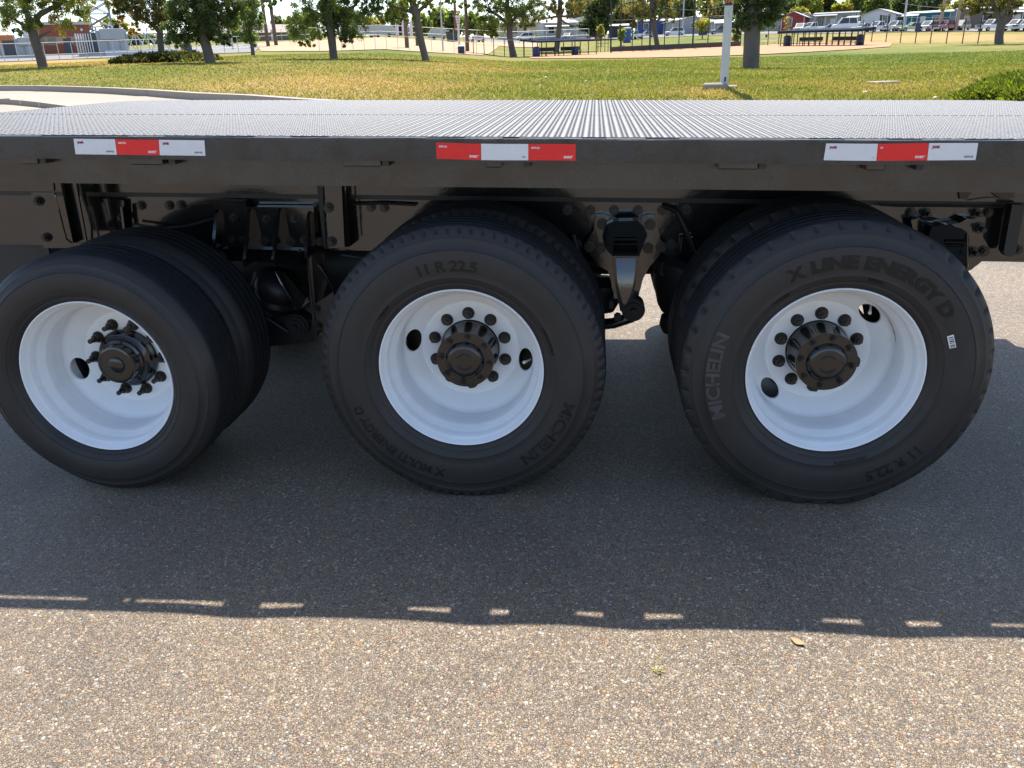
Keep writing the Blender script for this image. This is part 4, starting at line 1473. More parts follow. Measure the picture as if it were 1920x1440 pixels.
tree('lawn_tree', 'wide crowned tree with foliage hanging low on both sides of its trunk', 'tree', (625, 108), 44,
     [(626, 108, 7), (624, 92, 6.5), (621, 65, 7), (618, 40, 8), (614, 10, 8), (610, -30, 6)],
     [[(618, 42, 4), (595, 25, 3), (570, 15, 2)], [(620, 50, 3.5), (640, 25, 3), (670, 8, 2)]],
     L([(564, 50, 26, 26), (572, 83, 20, 9), (584, 20, 34, 22), (600, 60, 14, 20), (618, 20, 40, 22), (590, -30, 70, 28)], MIDG) + L([(658, 42, 34, 27), (650, 74, 20, 12), (690, 14, 30, 15), (645, 4, 46, 12), (660, -35, 80, 30), (626, 50, 16, 20)], DARKG), 21000, .16, 5, PARK, clump=.45)
tree('lawn_tree', 'open branched tree leaning left in front of the sandy lot', 'tree', (798, 111), 44,
     [(798, 111, 6.5), (794, 95, 6), (788, 72, 6.5), (783, 45, 6.5), (778, 20, 6.5), (770, -10, 5), (765, -40, 4)],
     [[(783, 30, 4), (786, 20, 3.5), (796, 11, 3), (812, -2, 2.5)], [(780, 26, 3.5), (765, 20, 3), (748, 16, 2.5), (728, 8, 2)]],
     L([(735, 30, 24, 13), (745, 8, 38, 11), (795, 6, 40, 10), (770, 36, 12, 8), (812, 28, 9, 12), (720, 34, 14, 9), (770, -30, 90, 25)], MIDG) + L([(850, 2, 24, 6), (872, 8, 10, 10), (705, 20, 14, 14)], GREEN), 11000, .15, 6, PARK)
tree('lawn_tree', 'broad tree rooted behind the near dugout fence', 'tree', (963, 107), 108,
     [(963, 107, 7), (960, 92, 5.5), (956, 70, 5.2), (955, 50, 5), (952, 25, 4), (950, -20, 3)],
     [[(955, 48, 3), (935, 30, 2.5), (915, 18, 1.5)], [(955, 44, 3), (975, 25, 2.5), (1000, 12, 1.5)]],
     L([(928, 40, 32, 20), (918, 60, 18, 11), (960, 24, 38, 22), (998, 20, 28, 20), (992, 47, 18, 9), (940, 8, 40, 14), (960, -35, 90, 30), (900, 20, 14, 20)], GREEN), 14000, .36, 7, PARK)
tree('lawn_pine', 'thin limbed pine rising behind the near dugout roof', 'tree', (1044, 96), 124,
     [(1043, 96, 5), (1046, 75, 4.5), (1049, 45, 4.5), (1050, 10, 4), (1050, -40, 3)],
     [[(1050, 36, 2), (1062, 44, 1.6), (1080, 50, 1)], [(1050, 30, 2), (1080, 32, 1.4), (1098, 28, 1)], [(1049, 30, 2), (1025, 34, 1.4), (1005, 36, 1)]],
     L([(1038, 14, 36, 12), (1078, 30, 24, 5), (1020, 34, 22, 6), (1085, 4, 30, 12), (1050, -30, 50, 20), (1072, 50, 8, 4), (1060, 22, 30, 8)], OLIVE), 8000, .34, 8, PARK)
tree('spruce', 'dark dense spruce beside the tall backstop frame', 'tree', (1118, 74), 175,
     [(1118, 74, 3), (1118, 50, 3), (1118, 0, 2)], [],
     L([(1122, 20, 24, 30), (1106, 46, 18, 14), (1128, 48, 14, 12), (1134, -5, 26, 30)], DARKG), 9000, .5, 9, None, clump=.4)
for i, (bx, by, d, c, lb, pal) in enumerate((((1127), 74, 140, (1126, 60, 6, 13), 'slim bright green sapling left of the tall backstop', YELG), (1165, 82, 138, (1165, 62, 6, 14), 'young tree in a mulch ring seen through the backstop', MIDG),
                                        (1317, 66, 150, (1318, 47, 11, 10), 'young pale green tree before the grey mobile home', YELG), (1380, 84, 132, (1380, 68, 6, 11), 'reddish young tree between the square pole and thick trunk', OLIVE))):
    tree('sapling', lb, 'young tree', (bx, by), d, [(bx, by, .9), (c[0], c[1], .8), (c[0], c[1] - c[3], .4)], [], L([c], pal), 900, .26, 20 + i, 'young trees near the ball field')
tree('lawn_tree', 'tall tree standing just behind the backstop wall', 'tree', (1232, 90), 124,
     [(1233, 90, 4.5), (1230, 72, 4), (1226, 48, 4.5), (1224, 15, 5), (1222, -30, 4)], [[(1226, 45, 2), (1245, 28, 1.6), (1262, 18, 1)], [(1225, 35, 2), (1205, 20, 1.5)]],
     L([(1212, 24, 24, 14), (1256, 30, 20, 12), (1235, 2, 48, 14), (1190, 14, 24, 18), (1230, -35, 70, 25)], OLIVE), 8000, .36, 10, PARK)
tree('thick_trunked_tree', 'thick trunked cottonwood right of the numbered square pole', 'tree', (1408, 130), 30,
     [(1408, 131, 14), (1408, 118, 13.6), (1409, 95, 13.4), (1410, 68, 13.2), (1411, 40, 12), (1412, 0, 11), (1412, -60, 9)],
     [[(1402, 60, 5), (1390, 42, 4), (1378, 15, 3)], [(1418, 56, 5), (1435, 36, 4), (1455, 8, 3)]],
     L([(1394, 46, 17, 16), (1424, 40, 28, 20), (1400, 14, 28, 22), (1447, 16, 24, 22), (1374, 36, 9, 20), (1410, -25, 60, 28), (1460, -20, 40, 24)], DARKG) + L([(1383, 66, 6, 7), (1437, 66, 5, 3), (1376, 6, 12, 18), (1470, 30, 6, 8)], GREEN), 17000, .12, 11, PARK, clump=.42)
tree('lawn_tree', 'forked yellow green tree behind the outfield fence', 'tree', (1874, 83), 102,
     [(1873, 83, 6.5), (1873, 70, 6), (1875, 56, 6), (1878, 44, 6)], [[(1877, 46, 4.5), (1870, 28, 4), (1862, 8, 3.5), (1855, -20, 2)], [(1878, 46, 4.5), (1887, 28, 4), (1893, 8, 3.5), (1900, -20, 2)]],
     L([(1820, 8, 48, 13), (1850, 20, 36, 9), (1892, 8, 28, 14), (1912, 4, 18, 9), (1870, -30, 90, 25), (1900, 22, 16, 8)], [(.15, .145, .05), (.19, .17, .06), (.11, .115, .035)]), 9000, .30, 12, PARK)

# the band of trees behind the street and the yards, each its own tree
BG = 'trees behind the street and yards'
far_trees = [  # px, crown centre y, half width, half height, base y, distance, palette, label
    (520, 50, 14, 26, 72, 215, BLUEG, 'bluish spruce behind the tan roofed shed'), (545, 50, 22, 16, 70, 230, YELG, 'yellow green tree right of the leaning utility poles'), (575, 42, 18, 22, 72, 240, MIDG, 'mid green tree above the tan roofed shed'),
    (665, 40, 24, 26, 66, 225, BLUEG, 'grey green tree left of the feather flags'), (703, 50, 22, 16, 66, 215, YELG, 'low yellow green tree left of the feather flags'), (745, 36, 26, 32, 66, 235, DARKG, 'tall dark tree behind the feather flags'),
    (790, 45, 20, 22, 64, 220, MIDG, 'rounded tree right of the feather flags'), (825, 38, 24, 28, 64, 225, MIDG, 'full green tree left of the red brown pole'), (852, 42, 20, 22, 62, 215, GREEN, 'leafy tree behind the small white signal head'),
    (890, 44, 26, 24, 62, 225, MIDG, 'wide tree right of the dark utility pole'), (1085, 20, 26, 28, 60, 215, OLIVE, 'olive tree behind the white mobile home'), (1170, 20, 26, 34, 60, 210, OLIVE, 'brownish tree beyond the blue portable toilet'),
    (1205, 22, 28, 32, 58, 222, GREEN, 'leafy tree above the blue mobile home'), (1255, 14, 32, 38, 56, 226, MIDG, 'broad tree behind the blue mobile home'), (1292, 12, 28, 34, 52, 210, DARKG, 'dark tree behind the grey mobile home'),
    (1325, 8, 28, 36, 50, 218, YELG, 'sunlit yellow green tree over the grey mobile home'), (1352, 22, 22, 28, 50, 205, OLIVE, 'brown green tree behind the square pole'), (1452, 4, 26, 34, 44, 205, BLUEG, 'dull green tree above the red mobile home'),
    (1487, 10, 26, 28, 42, 212, BLUEG, 'grey green tree right of the red mobile home'), (1520, 10, 22, 30, 42, 205, YELG, 'tall yellow green tree behind the grey trimmed home'), (1548, 10, 22, 28, 40, 215, DARKG, 'dark tree above the grey trimmed home'),
    (1500, 26, 16, 10, 40, 198, YELG, 'low bright shrub tree behind the white carport'), (1578, 22, 18, 14, 40, 210, YELG, 'low yellow green tree under the gap of sky'), (1612, 10, 22, 24, 36, 215, MIDG, 'green tree behind the white gabled home'),
    (1650, 6, 26, 28, 34, 208, GREEN, 'leafy tree above the white gabled home'), (1690, 10, 26, 32, 36, 214, DARKG, 'dark tree behind the grey street lamp post'), (1725, 6, 24, 32, 36, 222, DARKG, 'dark tree over the teal mobile home'),
    (1752, 4, 24, 30, 36, 218, BLUEG, 'blue green tree left of the tan utility poles'), (1778, 26, 13, 14, 40, 190, YELG, 'small bright tree between the tan utility poles'), (1800, 22, 16, 18, 38, 195, MIDG, 'rounded tree left of the brown mobile home'),
    (1835, 4, 30, 26, 34, 210, MIDG, 'leafy tree over the brown mobile home'), (1890, 4, 34, 26, 34, 215, MIDG, 'wide tree at the far end of the street'), (440, 66, 12, 10, 74, 180, GREEN, 'low green bush tree behind the rail fence'),
    (130, 48, 40, 12, 60, 240, GREEN, 'distant green tree above the brick building'), (215, 50, 30, 14, 64, 245, MIDG, 'distant pale tree behind the steel lattice tower')]
for i, (px, cy, rx, ry, by, d, pal, lb) in enumerate(far_trees):
    g = random.Random(i)
    bl = [(px + g.uniform(-.5, .5) * rx, cy + g.uniform(-.55, .5) * ry, rx * g.uniform(.45, .7), ry * g.uniform(.4, .6)) for _ in range(5)] + [(px, cy, rx * .7, ry * .75)]
    tree('background_tree', lb, 'tree', (px, by), d, [(px, by, 1.6), (px, cy, 1.2), (px, cy - ry * .6, .6)], [], L(bl, pal), 2600, .62, 100 + i, BG)
mb = MB()                                            # the far wood closing the view between them
def far_wood():
    Vs, Cs = [], []
    g = np.random.default_rng(5)
    for px in range(-60, 1990, 26):
        V, cc = crown_mesh(L([(px, np.interp(px, [0, 960, 1920], [92, 58, 22]) - 4, 22, 11)], BLUEG if (px // 26) % 2 else GREEN), 330, 320, 1.5, px + 999)
        Vs.append(V)
        Cs.append(cc)
    V, cc = np.concatenate(Vs), np.concatenate(Cs)
    return raw_mesh('far_wood', V, np.arange(len(V)).reshape(-1, 4), 4, leafmat(), cc)
o = raw_obj('far_wood', far_wood())
o['kind'] = 'stuff'
o['label'] = 'distant wood along the horizon'

# bushes
def bush(name, label, cat, lobes, n, leaf, pal, seed, long=False):
    g = np.random.default_rng(seed)
    P, N_ = [], []
    for c, (rx, ry, rz) in lobes:
        u = g.normal(size=(n, 3))
        u /= np.linalg.norm(u, axis=1)[:, None]
        u[:, 2] = np.abs(u[:, 2])
        P.append(np.array(c) + u * np.array([rx, ry, rz]) * (g.uniform(.62, 1.06, n)[:, None]))
        N_.append(u)
    P, N_ = np.concatenate(P), np.concatenate(N_)
    m = len(P)
    dirn = N_ * .6 + g.normal(size=(m, 3)) * .45 + np.array([0, 0, .25])
    dirn /= np.linalg.norm(dirn, axis=1)[:, None]
    sd = np.cross(dirn, g.normal(size=(m, 3)))
    sd /= np.linalg.norm(sd, axis=1)[:, None]
    ln = leaf * g.uniform(.6, 1.4, m)[:, None]
    wd = ln * (.16 if long else .4)
    V = np.stack([P, P + dirn * ln * .5 + sd * wd, P + dirn * ln, P + dirn * ln * .5 - sd * wd], 1).reshape(-1, 3)
    cc = np.array(pal)[g.integers(0, len(pal), m)] * g.uniform(.6, 1.35, m)[:, None]
    B = Vector(lobes[0][0])
    root = tag(empty(name, B), label, cat)
    me = raw_mesh('foliage', V - np.array(B), np.arange(len(V)).reshape(-1, 4), 4, leafmat(), np.repeat(cc, 4, 0))
    raw_obj('foliage', me, root)
    mb = MB()
    for c, (rx, ry, rz) in lobes:
        mb.tube([Vector(c) + Vector((0, 0, -.1)), Vector(c) + Vector((.05, 0, rz * .6))], [.03, .01], 6)
    mb.build('stem', M_BARK, root)
JUN = [(0.099, 0.139, 0.015), (0.129, 0.169, 0.02), (0.07, 0.104, 0.012), (0.169, 0.189, 0.03)]
lob = []
for px, py, d, rx, rz in ((1935, 178, 12.0, .5, .26), (1872, 183, 11.6, .36, .15), (1915, 160, 12.8, .5, .26), (1985, 165, 12.4, .7, .34), (1840, 186, 11.5, .22, .08), (1995, 190, 11.2, .5, .28), (1900, 172, 12.2, .36, .20)):
    p = on(px, d)
    lob.append(((p.x, p.y, p.z - .04), (rx, rx * .9, rz * .78)))
bush('juniper_shrub', 'spiky bright green juniper at the edge of the truck deck', 'shrub', lob, 5200, .075, JUN, 3, True)
lob = []
for px, d, rx, rz in ((303, 43.4, 2.2, .34), (262, 42.6, 1.3, .26), (240, 41.8, .8, .16), (335, 43.8, 1.5, .36), (365, 44.2, 1.2, .26), (285, 42.4, 1.4, .3)):
    p = on(px, d)
    lob.append(((p.x, p.y, p.z - .04), (rx, rx * .5, rz)))
bush('low_shrub', 'low spreading shrub round the foot of the yellow leafed tree', 'shrub', lob, 1100, .20, [(.10, .12, .04), (.06, .08, .02), (.15, .11, .07), (.035, .05, .014)], 5)

# ------------------------------------------------------------------ pole with its number, cover, litter on the lawn
M_GALV = mat('galvanised_steel', (.42, .43, .44), rough=.45, metal=.5, var=.1, scale=4)
M_DKST = mat('dark_painted_steel', (.02, .02, .022), rough=.5, var=.2)
M_POLE = mat('grey_pole_paint', (.50, .51, .51), rough=.5, var=.06, scale=3, dirt=(.38, .36, .33), dirt_amt=.35)
P = on(1361, 14.66)
pole = tag(empty('square_light_pole', P, -azslope(1361, 163)[0]), 'square grey steel pole with an orange numbered plate by the lawn', 'pole')
mb = MB().box(-.066, .066, -.066, .066, -.1, 5.2, bev=.012)
mb.build('pole_shaft', M_POLE, pole, True)
zp = at(1369, 10, 14.6).z - P.z
MB().box(-.068, .055, -.0745, -.0665, zp, zp + .155).build('number_plate', mat('black_plate', (.02, .015, .012), rough=.4), pole, True)
v, f = text_data('390', .125, .001, .003)
mb = MB().add([(p[0] * .72 - .006, -.0755 - p[2], zp + .078 + p[1]) for p in v], f)
mb.build('number', mat('orange_print', (.75, .22, .03), rough=.5), pole, True)
MB().tube([(.02 + .022 * math.cos(a), -.0668, at(1369, 25, 14.6).z - P.z + .055 * math.sin(a)) for a in np.linspace(.9, 5.4, 14)], .0025, 5).build('hand_hole_rim', mat('pole_marking', (.32, .32, .32), rough=.6), pole, True)
MB().box(.0, .03, -.0676, -.0662, .10, .17).build('rust_scar', M_RUSTY, pole, True)
MB().box(-.33, .06, -.42, -.09, -.10, .085, bev=.02).build('footing', M_KERB, pole, True)
MB().box(-.10, .22, -.085, .2, -.10, .035, bev=.02).build('footing', M_KERB, pole, True)
p = gp(1655, 156.5)
tag(MB().box(-.22, .22, -.16, .16, -.05, .035, Matrix.Translation(p) @ Matrix.Rotation(.3, 4, 'Z'), .01).build('valve_box_cover', M_KERB), 'flat grey valve box cover in the grass', 'cover')
M_LIT = mat('pale_litter', (.7, .68, .62), rough=.7)
for px, py, s, lb in ((1100, 153, .07, 'pale scrap on the grass right of the near dugout'), (1182, 147, .07, 'white scrap near the middle of the lawn'), (1012, 162, .05, 'small pale scrap by the dry grass patch'), (1753, 185, .06, 'white leaf at the deck edge near the juniper'),
                      (1352, 186, .05, 'pale leaf between the pole footing and deck'), (653, 101, .16, 'white sheet of litter near the sandy lot'), (1024, 146, .10, 'crumpled pale strip on the lawn'), (1622, 174, .10, 'pale clump of dry litter beside the valve cover')):
    p = gp(px, py)
    g = random.Random(int(px))
    vs = [p + Vector((math.cos(a) * s * .5 * g.uniform(.6, 1.1), math.sin(a) * s * .5 * g.uniform(.5, 1), g.uniform(.01, .025))) for a in np.linspace(0, 2 * math.pi, 7)[:-1]] + [p + Vector((0, 0, .03))]
    tag(MB().add(vs, [(i, (i + 1) % 6, 6) for i in range(6)]).build('litter', M_LIT), lb, 'litter', 'scraps scattered over the lawn')
# a dry leaf and a weed on the asphalt
p = WZ(1496, 1203, GZ + .0045)
vs = []
for t in np.linspace(-1, 1, 9):
    w_ = .011 * (1 - abs(t) ** 1.8) + .0006
    vs += [(t * .021, w_, .004 * t * t), (t * .021, 0, .0015 + .003 * t * t), (t * .021, -w_, .004 * t * t)]
fs = [(i * 3 + j, i * 3 + 3 + j, i * 3 + 4 + j, i * 3 + 1 + j) for i in range(8) for j in range(2)]
M_ = Matrix.Translation(p) @ Matrix.Rotation(-.75, 4, 'Z')
tag(MB().add([M_ @ Vector(q) for q in vs], fs, True).build('dry_leaf', mat('dry_leaf', (.33, .215, .105), rough=.8, var=.25, scale=160)), 'orange dry leaf lying just outside the shadow', 'leaf')
p = WZ(1232, 1258, GZ)
mb = MB()
g = random.Random(3)
for k in range(14):
    a = g.uniform(0, 6.28)
    q = p + Vector((g.gauss(0, .008), g.gauss(0, .010), 0))
    e = q + Vector((math.cos(a) * .018, math.sin(a) * .014, g.uniform(.006, .018)))
    s_ = Vector((-math.sin(a), math.cos(a), 0)) * .0018
    mb.add([q - s_, q + s_, e], [(0, 1, 2)])
tag(mb.build('weed', mat('weed_green', (.38, .36, .06), rough=.7)), 'tiny yellow green weed tuft in the asphalt', 'weed')

# ------------------------------------------------------------------ fences, dugouts, backstop
def post_line(root, pts, h, r, m, n=6, name='post'):
    for p in pts:
        MB().cyl(p + Vector((0, 0, -.3)), p + Vector((0, 0, h)), r, n=n).build(name, m, root)
def rail_line(root, pts, z, r, m, name='rail'):
    MB().tube([p + Vector((0, 0, z)) for p in pts], r, 6).build(name, m, root)
def fence(label, pts, h, r, m, rails, group=None, rr=.03):
    root = tag(empty('chain_link_fence', pts[0]), label, 'fence', group)
    post_line(root, pts, h, r, m)
    for z, mm in rails:
        rail_line(root, pts, z, rr, mm)
    return root
M_WRAIL = mat('pale_rail', (.62, .62, .62), rough=.5, var=.08)
xs_ = list(range(-20, 480, 26)) + [476]
fence('long grey rail fence in front of the substation yard', [on(x, 100.4) for x in xs_], 1.7, .035, M_GALV, [(1.68, M_GALV), (.55, M_GALV)], rr=.026)
xs_ = list(range(600, 905, 21))
fence('thin wire fence along the near edge of the sandy lot', [on(x, np.interp(x, [600, 720, 900], [80, 82, 95])) for x in xs_], 2.3, .028, M_GALV, [(1.25, M_GALV)], rr=.022)
fence('far pale fence across the back of the sandy lot', [on(x, 166) for x in range(480, 1110, 26)], 2.2, .05, M_GALV, [(2.15, M_GALV), (1.1, M_GALV)], rr=.04)
fence('dark posted fence left of the near dugout', [on(x, d) for x, d in ((888, 100), (908, 101), (926, 103), (946, 105), (982, 107), (999, 108))], 1.9, .05, M_DKST, [(1.85, M_GALV)], 'ball field fences')
fence('dark posted outfield fence right of the far dugout', [on(x, d) for x, d in ((1612, 121), (1631, 119), (1658, 116), (1685, 113), (1713, 111), (1741, 109), (1771, 107.5), (1801, 106), (1830, 105))], 2.5, .055, M_DKST, [], 'ball field fences')
fence('short dark fence between the thick trunk and far dugout', [on(x, 121) for x in (1438, 1458)], 2.4, .055, M_DKST, [(2.3, M_DKST)], 'ball field fences')
fence('dark gate posts between the near dugout and backstop', [on(x, 117) for x in (1121, 1126, 1134, 1140)], 2.3, .045, M_DKST, [(1.1, M_DKST)], 'ball field fences')

bp = [on(x, d) for x, d in ((1145, 117.5), (1163, 118.5), (1185, 119.3), (1203, 119.8), (1218, 120), (1245, 120.5), (1272, 121), (1298, 121.3), (1326, 121.6), (1356, 122), (1387, 122.3))]
root = tag(empty('backstop', bp[0]), 'tall dark steel backstop frame behind the infield', 'backstop')
for i, p in enumerate(bp):
    MB().cyl(p + Vector((0, 0, -.2)), p + Vector((0, 0, 10)), .11 if i in (0, 4, 7) else .065, n=8).build('post', M_DKST, root)
for z, pts in ((6.6, bp[:6]), (3.85, bp), (9.3, bp)):
    rail_line(root, pts, z, .04, M_DKST)
M_KICK = mat('brown_kick_board', (.10, .07, .065), rough=.8, var=.2, scale=1)
for a, b in zip(bp[:-1], bp[1:]):
    n = (b - a)
    n = Vector((-n.y, n.x, 0)).normalized() * .08
    MB().prism([a + Vector((0, 0, -.1)) - n, b + Vector((0, 0, -.1)) - n, b + Vector((0, 0, .62)) - n, a + Vector((0, 0, .62)) - n], n * .9).build('kick_board', M_KICK, root)

M_NAVY = mat('navy_roof_sheet', (.018, .026, .055), rough=.9, var=.15, scale=2, spec=.05)
M_SLATE = mat('slate_blue_roof', (.024, .034, .044), rough=.9, var=.15, scale=2, spec=.05)
M_BLUE = mat('blue_plastic', (.02, .035, .16), rough=.4, var=.1)
M_NAVYB = mat('dark_blue_plastic', (.012, .018, .045), rough=.5, var=.2)
def dugout(label, A, B, depth, h, roof_m, nposts, up_back, bh):
    root = tag(empty('dugout', A), label, 'dugout', 'ball field dugouts')
    d = (B - A)
    d.z = 0
    n = Vector((-d.y, d.x, 0)).normalized()
    if n.y < 0:
        n = -n
    def pt(t, s, z):
        p = A.lerp(B, t) + n * s
        return Vector((p.x, p.y, T(p.x, p.y) + z))
    for i in range(nposts):
        t = i / (nposts - 1)
        MB().cyl(pt(t, 0, -.2), pt(t, 0, h), .06, n=6).build('post', M_DKST, root)
        if i % 2 == 0:
            MB().cyl(pt(t, depth, -.2), pt(t, depth, h + up_back), .06, n=6).build('post', M_DKST, root)
    for z in (.35,):
        MB().tube([pt(0, 0, z), pt(1, 0, z)], .035, 6).build('rail', M_DKST, root)
    o = .35
    ov = o / d.length
    q = [pt(-ov, -o, h + .02), pt(1 + ov, -o, h + .02), pt(1 + ov, depth + o, h + up_back), pt(-ov, depth + o, h + up_back)]
    zz = [h + .02, h + .02, h + up_back, h + up_back]
    MB().prism(q, (0, 0, bh)).build('roof', roof_m, root)
    return pt
pt1 = dugout('near dugout with a navy shade roof on dark posts', gp(1008, 107.5, 70), gp(1118, 102.5, 70), 2.2, 1.5, M_NAVY, 8, .25, .16)
pt2 = dugout('far dugout with a slate blue roof below the parked cars', gp(1463, 88, 70), gp(1606, 86.5, 70), 2.4, 1.5, M_SLATE, 14, .16, .26)
def bench(label, p0, p1, m, sh=.45, back=True, group='dugout benches'):
    root = tag(empty('bench', p0), label, 'bench', group)
    d = (p1 - p0)
    n = Vector((-d.y, d.x, 0)).normalized()
    if n.y < 0:
        n = -n
    MB().prism([p0 + Vector((0, 0, sh)), p1 + Vector((0, 0, sh)), p1 + n * .4 + Vector((0, 0, sh)), p0 + n * .4 + Vector((0, 0, sh))], (0, 0, .06)).build('seat', m, root)
    if back:
        MB().prism([p0 + n * .42 + Vector((0, 0, sh + .12)), p1 + n * .42 + Vector((0, 0, sh + .12)), p1 + n * .42 + Vector((0, 0, sh + .55)), p0 + n * .42 + Vector((0, 0, sh + .55))], n * .05).build('backrest', m, root)
    for t in (.08, .5, .92):
        q = p0.lerp(p1, t) + n * .2
        MB().cyl(q + Vector((0, 0, -.05)), q + Vector((0, 0, sh)), .04, n=6).build('leg', M_DKST, root)
M_BENCH = mat('dark_bench_paint', (.02, .024, .03), rough=.6)
M_BENCH2 = mat('grey_green_bench', (.075, .075, .065), rough=.7)
bench('dark bench left under the navy dugout roof', pt1(.08, 1.2, 0), pt1(.45, 1.2, 0), M_BENCH)
bench('dark bench right under the navy dugout roof', pt1(.55, 1.2, 0), pt1(.88, 1.2, 0), M_BENCH)
bench('grey green bench left under the slate dugout roof', pt2(.12, 1.4, 0), pt2(.44, 1.4, 0), M_BENCH2)
bench('grey green bench right under the slate dugout roof', pt2(.56, 1.4, 0), pt2(.90, 1.4, 0), M_BENCH2)
def barrel(label, p, r, h, m, lid=None, group='litter drums', name='litter_drum', cat='bin'):
    root = tag(empty(name, p), label, cat, group)
    MB().lathe([(0, 0), (r * .92, 0), (r, .05), (r, h * .33), (r * 1.04, h * .35), (r, h * .37), (r, h * .68), (r * 1.04, h * .7), (r, h * .72), (r, h), (r * .9, h)], p + Vector((0, 0, -.02)), (0, 0, 1), 18).build('drum_body', m, root)
    MB().lathe([(r * .93, h - .02), (r * .9, h + .06), (r * .5, h + .12), (0, h + .13)], p, (0, 0, 1), 18).build('lid', lid or m, root)
barrel('blue drum at the left end inside the near dugout', pt1(.05, .7, 0), .42, 1.0, M_BLUE)
barrel('blue drum at the right end inside the near dugout', pt1(.72, .9, 0), .42, .85, M_BLUE)
barrel('blue grey bin at the left end of the far dugout', pt2(.03, .8, 0), .45, 1.15, mat('blue_grey_plastic', (.05, .07, .12), rough=.5))
barrel('dark bin at the right end of the far dugout', pt2(.98, .8, 0), .40, 1.1, M_NAVYB)
barrel('blue drum with a white lid beside the dark leafed tree', on(351, 52), .30, .75, M_BLUE, M_WRAIL)
barrel('dark blue drum on the edge of the sandy lot', on(865, 93), .36, .75, M_NAVYB, M_WRAIL)
# bleacher
p = on(1415, 124)
root = tag(empty('bleacher', p, -azslope(1415, 85)[0]), 'small silver bleacher right of the thick tree trunk', 'bleacher')
for k in range(3):
    MB().box(-.6, 2.9, k * .6, k * .6 + .3, .3 + .3 * k, .36 + .3 * k).build('seat_plank', M_WRAIL, root, True)
for x in (-.3, 1.1, 2.5):
    MB().box(x - .04, x + .04, 0, 1.6, 0, .28).build('bleacher_frame', M_GALV, root, True)

# ------------------------------------------------------------------ utility poles, lamps, flags, signs
M_WOODP = mat('weathered_pole_wood', (.12, .085, .065), rough=.9, var=.25, scale=2)
M_TANP = mat('tan_pole_wood', (.36, .27, .20), rough=.9, var=.15, scale=2)
M_REDP = mat('red_brown_pole', (.20, .085, .06), rough=.8)
def upole(label, px, py, dist, h, r, m, lean=0, arms=(), cat='utility pole', name='utility_pole', group='poles standing beyond the lawn'):
    p = on(px, dist)
    root = tag(empty(name, p, -azslope(px, py)[0]), label, cat, group)
    MB().cyl((0, 0, -.3), (lean, 0, h), r, r * .7, n=10).build('pole_shaft', m, root, True)
    for z, w in arms:
        MB().box(lean * z / h - w / 2, lean * z / h + w / 2, -.08, .08, z, z + .16).build('cross_arm', m, root, True)
upole('left of two leaning brown utility poles beyond the rail fence', 505, 97, 128, 14, .26, M_WOODP, -.2, [(12.2, 2.2)])
upole('right of two leaning brown utility poles beyond the rail fence', 520, 93, 132, 14, .28, M_WOODP, -.25, [(12.2, 2.2)])
upole('thin grey post behind the small bushy tree', 438, 88, 120, 5, .12, M_GALV)
upole('dark brown pole in the sandy lot left of the leaning tree', 764, 88, 96, 12, .22, M_WOODP)
upole('slim grey field lamp post above the sandy lot', 831, 86, 98, 9, .10, M_GALV)
upole('red brown utility pole behind the white signal head', 857, 66, 168, 14, .30, M_REDP, 0, [(11, 3)])
upole('dark utility pole left of the near dugout', 877, 82, 112, 14, .24, M_WOODP)
upole('short brown post behind the leaning tree', 783, 80, 112, 4.6, .18, M_WOODP)
upole('grey street lamp post right of the white gabled home', 1687, 60, 152, 12, .16, M_GALV)
upole('left tan utility pole before the teal mobile home', 1754, 57, 150, 13, .26, M_TANP, .5, [(4.3 + 0.2, 3.2), (8, 3.2)])
upole('right tan utility pole beside the red pickup', 1784, 55, 150, 13, .28, M_TANP, .6, [(8, 3.2)])
upole('grey street lamp behind the blue mobile home', 1278, 60, 178, 12, .15, M_GALV)
p = on(862, 120)
root = tag(empty('signal_head_post', p, -azslope(862, 80)[0]), 'small white post with a ribbed white head by the dark pole', 'sign post')
MB().cyl((0, 0, 0), (0, 0, 3.0), .14, n=8).build('post', M_WRAIL, root, True)
for k in range(4):
    MB().box(-.35 + .05 * k, .35 - .05 * k, -.2, .2, 2.9 + .32 * (3 - k), 3.16 + .32 * (3 - k), bev=.03).build('head_panel', M_WRAIL, root, True)
M_FLAG = mat('lilac_white_flag', (.62, .60, .72), rough=.7, var=.06)
for i, (px, py, h, lb) in enumerate(((745, 70, 3.2, 'first feather flag from the left along the back fence'), (757, 70, 3.1, 'second feather flag from the left beside the brown pole'), (771, 70, 3.1, 'feather flag just right of the brown pole'), (781, 78, 4.0, 'tall feather flag half hidden by the leaning trunk'))):
    p = on(px, 164)
    root = tag(empty('feather_flag', p, -azslope(px, py)[0] + .4), lb, 'flag', 'feather flags by the back fence')
    pts = [(0, 0, -.1), (0, 0, h * .6), (.05, 0, h * .85), (.2, 0, h * .97), (.4, 0, h)]
    MB().tube(pts, .03, 6).build('flag_pole', M_WRAIL, root, True)
    MB().prism([(.0, 0, .5), (.62, 0, .5), (.66, .05, h * .75), (.6, .03, h * .9), (.4, 0, h), (.15, 0, h * .94), (.0, 0, h * .7)], (0, .02, 0)).build('flag_cloth', M_FLAG, root, True)
